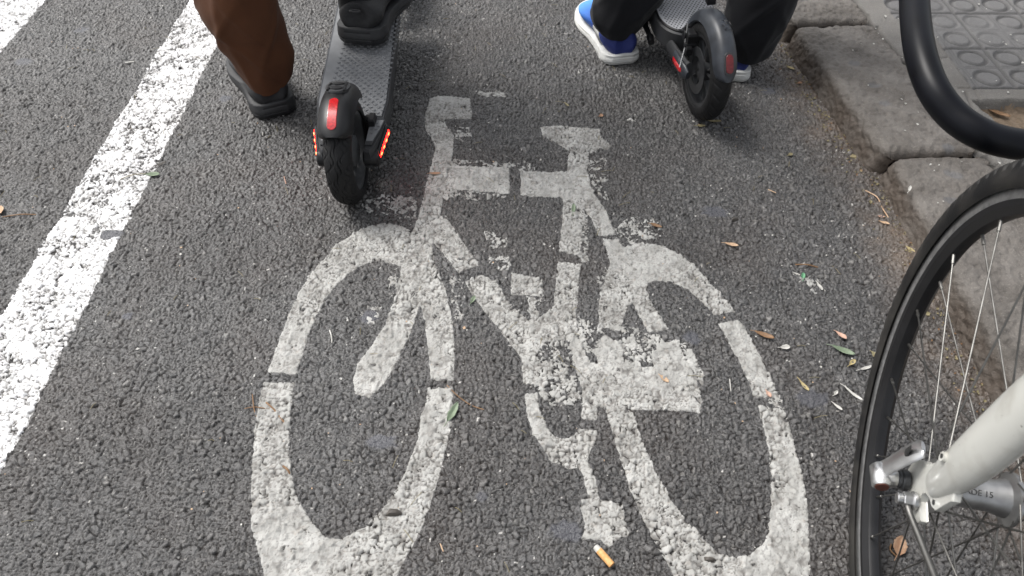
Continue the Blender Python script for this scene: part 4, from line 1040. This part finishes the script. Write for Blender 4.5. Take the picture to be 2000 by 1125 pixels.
        inner = [[Vector(((p.x-c.x)*.955+c.x, (p.y-c.y)*.955+c.y, p.z+.001)) for p in rg] for rg, c in ((rg, sum(rg, Vector())/96) for rg in rings[:20])]
        m.loft([rings[0], inner[0]]+inner[1:], cap=False)
    me_o = m.build('trousers', trouser, root, 80)
    return root

# left rider: left foot planted, right foot on the deck
p1 = figure('person in brown trousers and black shoes with one foot on the left scooter', (-.455, 1.50, .93), (-.560, 1.475, .09), (-.345, 1.575, .225), (-.535, 1.52, .50), (-.375, 1.68, .60),
            (-.50, 1.155+st1.y-.02, st1.z+.0), (-.20, 1.155+st1.y-.02, st1.z+.0), M_BROWN, M_JACK, .06, .055,
            ([(-.5455, 1.470, .084, .0540, .060, .022), (-.5485, 1.470, .115, .060, .066, .014), (-.560, 1.470, .18, .073, .074, 0), (-.567, 1.472, .26, .082, .08, 0)],
             [(-.365, 1.60, .265, .066, .07, 0), (-.367, 1.61, .31, .07, .074, 0), (-.37, 1.63, .40, .076, .08, 0)]))
O1 = Vector((-.455, 1.50, 0))
s1, so1 = shoe(p1, Vector((-.533, 1.412, 0))-O1, rad(25), M_SHOEK, M_SOLEK, .295, .122, .034, collar=.090)
s1['label'] = 'black slip-on shoe planted on the asphalt'
s2, so2 = shoe(p1, Vector((-.337, 1.500, .128))-O1, rad(-9), M_SHOEK, M_SOLEK, .295, .136, .036, collar=.095)
s2['label'] = 'black slip-on shoe resting on the scooter deck'
# heel loop and letter-like wave mark on the shoe sides
for s_, sd in ((s2, 1), (s1, 1), (s1, -1)):
    m = MB()
    if s_ is s2:
        rim_torus(m, (0, .000, .082), .011, .004, .0022); m.build('heel_loop', M_SOLEK, s_); m = MB()
    cx = sd*.040; P = [(cx+sd*.0015, .072, .058), (cx, .055, .063), (cx-sd*.0005, .044, .058), (cx, .052, .052), (cx+sd*.001, .062, .047), (cx, .048, .042), (cx-sd*.003, .036, .043)]
    m.tube([tuple(p) for p in spline(P, 4)], .0016, 8); m.build('emblem', M_SOLEK, s_)
m = MB(); m.tube([Vector((-.345, 1.565, .19))-O1, Vector((-.347, 1.570, .24))-O1, Vector((-.36, 1.60, .33))-O1], [.040, .037, .044], 28, flat=(1.1, 1)); m.build('sock', M_SOCK, p1)
m = MB(); m.tube([Vector((-.553, 1.478, .06))-O1, Vector((-.556, 1.478, .12))-O1], [.036, .036], 24); m.build('sock', M_SOCK, p1)
m = MB(); m.box(Vector((-.348, 1.531, .214))-O1, (.020, .003, .010), .001); m.build('tag', M_SOLEW, p1)

# right rider: both feet on the ground astride the scooter
p2 = figure('person in black trousers and blue trainers standing astride the right scooter', (.445, 1.74, .93), (.255, 1.72, .09), (.560, 1.63, .09), (.335, 1.80, .49), (.575, 1.75, .49),
            (.434-.18, 1.434+st2.y-.02, st2.z), (.434+.18, 1.434+st2.y-.02, st2.z), M_NAVY, M_JACK2, .05, .06,
            ([(.258, 1.695, .082, .062, .060, .016), (.264, 1.697, .110, .075, .072, .010), (.290, 1.705, .17, .083, .082, 0), (.312, 1.73, .28, .084, .085, 0)],
             [(.560, 1.610, .070, .058, .064, .016), (.562, 1.610, .11, .066, .070, .01), (.572, 1.62, .18, .076, .078, 0), (.585, 1.64, .28, .084, .084, 0)]))
O2 = Vector((.445, 1.74, 0))
M_BLUE = bpy.data.materials.new('blue trainer mesh'); M_BLUE.use_nodes = True; t = M_BLUE.node_tree; b = t.nodes['Principled BSDF']
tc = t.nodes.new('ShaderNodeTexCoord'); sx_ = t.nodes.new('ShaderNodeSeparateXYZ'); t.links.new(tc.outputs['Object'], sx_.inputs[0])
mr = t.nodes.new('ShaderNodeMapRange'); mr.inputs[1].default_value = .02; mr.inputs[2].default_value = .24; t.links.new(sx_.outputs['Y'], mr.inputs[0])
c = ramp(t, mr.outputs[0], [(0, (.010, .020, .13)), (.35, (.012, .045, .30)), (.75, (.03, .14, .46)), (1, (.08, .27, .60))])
t.links.new(c, b.inputs['Base Color']); b.inputs['Roughness'].default_value = .7
tex = t.nodes.new('ShaderNodeTexVoronoi'); tex.inputs['Scale'].default_value = 550; t.links.new(tc.outputs['Object'], tex.inputs['Vector']); bump_node(t, b, tex.outputs['Distance'], .0006)
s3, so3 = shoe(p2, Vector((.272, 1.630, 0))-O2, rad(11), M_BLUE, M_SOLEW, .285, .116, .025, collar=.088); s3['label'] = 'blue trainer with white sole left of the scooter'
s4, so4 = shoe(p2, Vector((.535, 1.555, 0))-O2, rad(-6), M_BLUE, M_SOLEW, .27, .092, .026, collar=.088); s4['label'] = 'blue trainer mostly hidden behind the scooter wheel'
for s_ in (s3, s4):
    out = [(.058, .034), (.075, .052), (.100, .062), (.125, .060), (.138, .050), (.120, .040), (.090, .034)]
    for sd in (-1, 1):
        m = MB(); pts = []
        for (y, z_) in out:
            t_ = y/.29; wv = .053*np.interp(t_, [0, .12, .3, .45, .62], [.4, .74, .72, .76, .97])*.93
            pts.append((sd*(wv+.0016)*(1-.30*max(0, (z_-.045)/.04)**1.5)-.006, y, z_))
        c_ = sum((Vector(p) for p in pts), Vector())/len(pts)+Vector((sd*.002, 0, 0))
        m.add(pts+[c_], [(i, (i+1) % 7, 7) for i in range(7)])
        o = m.build('side_panel', M_SOLEW, s_, 80); mo = o.modifiers.new('t', 'SOLIDIFY'); mo.thickness = .002; mo.offset = 0
    m = MB(); m.tube([Vector(p) for p in [(-.005, .06, .06), (-.005, .062, .10), (-.004, .07, .14)]], [.035, .034, .036], 20); m.build('sock', M_SOCK, s_)

# ------------------------------------------------------------------ white bicycle (front wheel at right)
BX, BY, BYAW, BLEAN = .4585, .331, -.226, -.025
RW = .325
bike = empty('bicycle', (BX, BY, 0)); bike.rotation_euler = (0, BLEAN, BYAW)
tag(bike, 'cream white bicycle whose spoked front wheel stands at the right edge', 'bicycle')
def bike_tyre(x, r, t):
    if r < RW-.012: return r
    ph = (t*110/(2*PI)) % 1
    k = 1 if .12 < ph < .80 else 0
    sh_ = max(0, 1-abs(abs(x)-.0135)/.0065)
    c_ = (1 if abs(x) < .004 else 0)
    ph2 = (t*110/(2*PI)+.5*(x > 0)) % 1
    return r+.0045*min(1, sh_*1.6)*(1 if ph2 < .60 else 0)+.0012*c_*(1 if ph > .18 else .2)
def bike_wheel(parent, cy, name, front=True):
    c = (0, cy, RW)
    m = MB(); RR = RW-.036
    m.lathe([(-.0118, RR+.013), (-.0128, RR+.008), (-.0118, RR-.008), (-.006, RR-.0155), (0, RR-.017), (.006, RR-.0155), (.0118, RR-.008), (.0128, RR+.008), (.0118, RR+.013), (.009, RR+.013), (.009, RR+.002), (-.009, RR+.002), (-.009, RR+.013)], c, 192)
    rim = m.build(name, M_BLACK, parent, 30)
    m = MB()
    for s in (-1, 1): m.lathe([(s*.0121, RR+.0118), (s*.0131, RR+.0105), (s*.0129, RR-.0005), (s*.0119, RR-.002)], c, 192)
    m.build('brake_track', M_TRACK, rim, 60)
    pr = [(-.0105, RR+.009), (-.0165, RR+.016)]
    for a in np.linspace(-.18*PI, 1.18*PI, 29): pr.append((-.0195*math.cos(a), RW-.0185+.0185*math.sin(a)))
    pr += [(.0165, RR+.016), (.0105, RR+.009)]
    m = MB(); m.lathe(pr, c, 1320 if front else 440, True, bike_tyre); m.build('tyre', M_RUBD, rim, 50)
    m = MB()
    for s in (-1, 1): m.lathe([(s*.0172, RR+.0235), (s*.0185, RR+.0232), (s*.0189, RR+.0215), (s*.0175, RR+.0213)], c, 192)
    m.build('sidewall_stripe', M_GUN, rim, 60)
    # hub
    f = .034
    m = MB(); m.lathe([(-.046, .006), (-.046, .0105), (-.040, .0115), (-f-.004, .013), (-f-.002, .0265), (-f+.002, .0265), (-f+.005, .0190), (-.014, .0155), (.014, .0155), (f-.005, .0190), (f-.002, .0265), (f+.002, .0265), (f+.004, .013), (.040, .0115), (.046, .0105), (.046, .006)], c, 64)
    hub = m.build('hub', M_ALU2, rim, 30)
    if front:
        # lettering on the hub shell
        cu = bpy.data.curves.new('hub_lettering', 'FONT'); cu.body = 'BLADE 15'; cu.size = .0080; cu.extrude = .0002; cu.align_x = 'CENTER'
        tmp = bpy.data.objects.new('tmp', cu); COL.objects.link(tmp); dg = bpy.context.evaluated_depsgraph_get(); tm = bpy.data.meshes.new_from_object(tmp.evaluated_get(dg)); bpy.data.objects.remove(tmp)
        for v_ in tm.vertices:
            x, y, z_ = v_.co; a = rad(128)-y/.0157; r_ = .0159+z_
            v_.co = (x-.004, cy+r_*math.cos(a), RW+r_*math.sin(a))
        tm.update(); link_mesh('lettering', tm, M_INK, hub)
    NS = 32
    for k in range(NS):
        s = -1 if k % 2 else 1
        ar = 2*PI*k/NS+.06; pair = (k//2) % 2
        ah = ar+(1 if pair else -1)*rad(62)
        p0 = Vector((s*(f+(.0015 if pair else -.0015)), cy+.0235*math.cos(ah), RW+.0235*math.sin(ah)))
        p1_ = Vector((s*.003, cy+(RR-.0155)*math.cos(ar), RW+(RR-.0155)*math.sin(ar)))
        d = (p1_-p0).normalized()
        m = MB(); m.tube([p0-d*.001, p0, p1_-d*.013, p1_-d*.0125, p1_-d*.002, p1_+d*.002], [.0014, .0010, .0010, .0019, .0019, .0021], 8)
        m.build('spoke', M_STEEL, rim)
        if front and k == SLV:
            m = MB(); m.tube([p1_.lerp(p0, .24), p1_.lerp(p0, .245), p1_.lerp(p0, .46), p1_.lerp(p0, .465)], [.0022, .0034, .0034, .0022], 14); m.build('spoke_sleeve', M_ALU, rim)
    return rim
SLV = 9
bike_wheel(bike, 0, 'front_wheel')
bike_wheel(bike, -1.03, 'rear_wheel', False)
# fork: wide aluminium blades, dropouts, crown and steerer
HT = Vector((0, -.098, .74)); HTT = Vector((0, -.142, .88))
for s in (-1, 1):
    m = MB()
    P = spline([(s*.0525, -.026, RW+.045, .0150), (s*.0530, -.032, RW+.070, .0190), (s*.0550, -.044, RW+.13, .0230), (s*.055, -.056, RW+.23, .0245), (s*.052, -.076, RW+.34, .0245), (s*.038, -.088, RW+.392, .023), (s*.012, -.094, RW+.415, .020)], 6)
    m.tube([tuple(p[:3]) for p in P], [float(p[3]) for p in P], 24, flat=(1.0, .62), up=(0, 1, 0))
    bl = m.build('fork_blade', M_WHITEP, bike, 60)
    # dropout plate with open slot
    C_ = (0.0, RW)
    pts = [(.0144, -.001), (.0156, .010), (.0140, .020), (.0014, .038), (-.004, .041), (-.0125, .062), (-.0200, .080), (-.0350, .084), (-.054, .084), (-.0600, .077), (-.0566, .063), (-.0534, .044), (-.0463, .0377), (-.0375, .0363), (-.0291, .0298), (-.0249, .0216),
           (-.0280, .0131), (-.0466, .0091), (-.0469, .0041), (-.0406, -.0038), (-.0286, -.0065), (-.0126, -.0085), (-.0028, -.0095), (.0084, -.0080)]
    pts = [(y, z_+RW) for y, z_ in pts]
    x0_, x1_ = sorted((s*.0490, s*.0565))
    m = MB(); m.prism(pts, x0_, x1_, 'x', .0012); dp = m.build('dropout', M_WHITEP, bl, 40)
    m = MB()
    for (y, z_) in ((-.0440, .0430), (-.0425, .0550)):
        m.cyl((s*.0560, y, RW+z_), (s*.0572, y, RW+z_), .0026, 14, .0002)
    m.build('eyelet', M_INK, dp)
    m = MB(); m.tube([(s*.055, -.034, RW+.098), (s*.0700, -.032, RW+.101)], [.0055, .0045], 16); bo = m.build('boss', M_WHITEP, bl)
    m = MB(); m.cyl((s*.0698, -.032, RW+.101), (s*.0706, -.032, RW+.101), .0024, 14, .0002); m.build('boss_screw', M_INK, bl)
    m = MB(); m.cyl((s*.0585, 0, RW), (s*.0655, 0, RW), .0105, 32, .001); m.cyl((s*.0650, 0, RW), (s*.0690, 0, RW), .0090, 32, .001); m.build('axle_nut', M_GUN if s < 0 else M_ALU, bl)
# quick release lever on the near side
qr = MB()
A = Vector((-.086, .004, RW+.000)); E_ = Vector((-.062, .008, RW+.052))
qr.cyl((-.069, 0, RW), (-.086, 0, RW), .0095, 32, .002); qr.cyl((-.084, -.012, RW), (-.084, .012, RW), .0095, 24, .002)
qr.tube([A, A.lerp(E_, .3), A.lerp(E_, .75), E_-Vector((0, 0, .004)), E_], [.0100, .0095, .0110, .0105, .006], 20, flat=(1.0, .32), up=(0, 1, 0))
lv = qr.build('quick_release_lever', M_ALU, bike, 50)
m = MB(); m.cyl((-.084, -.0118, RW), (-.084, -.0130, RW), .0065, 20, .0003); m.build('cam_cap', mat('brown cap', (.09, .03, .02), .5), lv)
m = MB(); pc = A.lerp(E_, .76); m.tube([pc+Vector((-.0045, -.000, -.010)), pc+Vector((-.0048, 0, 0)), pc+Vector((-.0045, 0, .010))], [.002, .0042, .002], 12, flat=(1, .3), up=(0, 1, 0)); m.build('lever_slot', M_INK, lv)
# mudguard stay bolt and rod
m = MB(); m.cyl((-.0560, -.027, RW+.010), (-.0700, -.027, RW+.010), .0072, 6, .0008); m.cyl((-.0575, -.027, RW+.010), (-.062, -.027, RW+.010), .0090, 24, .0008); m.cyl((-.070, -.027, RW+.010), (-.0755, -.027, RW+.010), .0055, 20, .0008); m.build('stay_bolt', M_ALU, bike)
m = MB(); m.tube([(-.066, -.030, RW+.008), (-.064, -.042, RW+.008), (-.060, -.064, RW+.011), (-.056, -.106, RW+.022), (-.050, -.20, RW+.045), (-.046, -.28, RW+.065)], .0032, 12); m.build('stay_rod', M_STEEL, bike)
# crown, head tube, stem, bars, frame, saddle, drivetrain (mostly beyond the right edge)
m = MB(); m.tube([HT+Vector((0, .004, -.02)), HTT+Vector((0, -.012, .04))], .0165, 24); m.build('head_tube', M_WHITEP, bike)
m = MB(); m.tube([HTT+Vector((0, -.01, .04)), HTT+Vector((0, -.015, .07)), HTT+Vector((0, .05, .09))], [.015, .015, .014], 20); m.build('handlebar_stem', M_BLACK, bike)
m = MB(); hb = HTT+Vector((0, .05, .09)); m.tube([hb+Vector((-.26, -.09, .02)), hb+Vector((-.17, -.03, .012)), hb, hb+Vector((.17, -.03, .012)), hb+Vector((.26, -.09, .02))], .0125, 16); ho = m.build('handlebar', M_BLACK, bike)
BB = Vector((0, -.60, .275)); ST = Vector((0, -.76, .74)); RA = Vector((0, -1.03, RW))
for a_, b_, r_, nm in ((HT+Vector((0, -.01, .02)), BB, .019, 'down_tube'), (HTT+Vector((0, -.01, 0)), ST, .015, 'top_tube'), (BB, ST+Vector((0, -.02, .06)), .015, 'seat_tube')):
    m = MB(); m.tube([a_, b_], r_, 20); m.build(nm, M_WHITEP, bike)
for s in (-1, 1):
    for e_, nm in ((BB, 'chain_stay'), (ST, 'seat_stay')):
        m = MB(); m.tube([RA+Vector((s*.062, 0, 0)), RA.lerp(e_, .35)+Vector((s*.055, 0, 0)), e_+Vector((s*.02, 0, 0))], [.008, .009, .010], 14); m.build(nm, M_WHITEP, bike)
    m = MB(); a_ = s*1.2; m.tube([BB+Vector((s*.06, 0, 0)), BB+Vector((s*.08, math.sin(a_)*.17, math.cos(a_)*s*.05))], [.012, .009], 12); cr_ = m.build('crank', M_ALU, bike)
    m = MB(); m.box(BB+Vector((s*.13, math.sin(a_)*.17, math.cos(a_)*s*.05)), (.09, .07, .02), .004); m.build('pedal', M_BLACK, cr_)
m = MB(); m.lathe([(.042, .095), (.045, .098), (.048, .095), (.048, .07), (.042, .07)], tuple(BB), 60); m.build('chainring', M_GUN, bike)
m = MB(); sd_ = ST+Vector((0, -.05, .17)); m.tube([ST, sd_], .0135, 16); m.build('seat_post', M_ALU, bike)
m = MB(); m.tube([sd_+Vector((0, .15, .0)), sd_+Vector((0, .08, .012)), sd_+Vector((0, 0, .012)), sd_+Vector((0, -.08, .018)), sd_+Vector((0, -.12, .015))], [.012, .024, .042, .068, .040], 20, flat=(.35, 1), up=(0, 0, 1)); m.build('saddle', M_BLACK, bike)

# ------------------------------------------------------------------ black bent tube (rack hoop over the kerb)
rack = empty('bike_rack', (1.25, .70, PZ)); tag(rack, 'thick glossy black bent tube curving over the kerb above the bicycle tyre', 'bike rack')
OR = Vector((1.25, .70, PZ)); pts = [(1790, -330, 1.10), (1786, -150, .98), (1785, -40, .90), (1788, 40, .86), (1799, 110, .83), (1823, 175, .81), (1862, 226, .80), (1912, 260, .79), (1965, 278, .79), (2030, 285, .79), (2140, 285, .80), (2300, 270, .82)]
P = [at_depth(*p) for p in pts]
e0, e1 = P[0], P[-1]
ext_top = [e0+Vector((.10, .14, .10)), e0+Vector((.26, .20, .10))]
path = [Vector((1.60, e1.y-.1, PZ)), Vector((1.58, e1.y-.1, .3)), Vector((1.35, e1.y-.02, e1.z-.06))]+P[::-1]+[e0+Vector((.03, .10, .06)), e0+Vector((.12, .17, .08)), Vector((1.15, e0.y+.25, .5)), Vector((1.55, e0.y+.45, .3)), Vector((1.60, e0.y+.45, PZ))]
sp_ = spline([tuple(p-OR) for p in path], 8)
m = MB(); m.tube([tuple(p) for p in sp_], .0165, 28); m.build('hoop', M_RACK, rack, 80)
for q_ in (path[0], path[-1]):
    m = MB(); c_ = q_-OR; m.cyl((c_.x, c_.y, c_.z-.002), (c_.x, c_.y, c_.z+.008), .05, 32, .002); m.build('base_plate', M_RACK, rack)
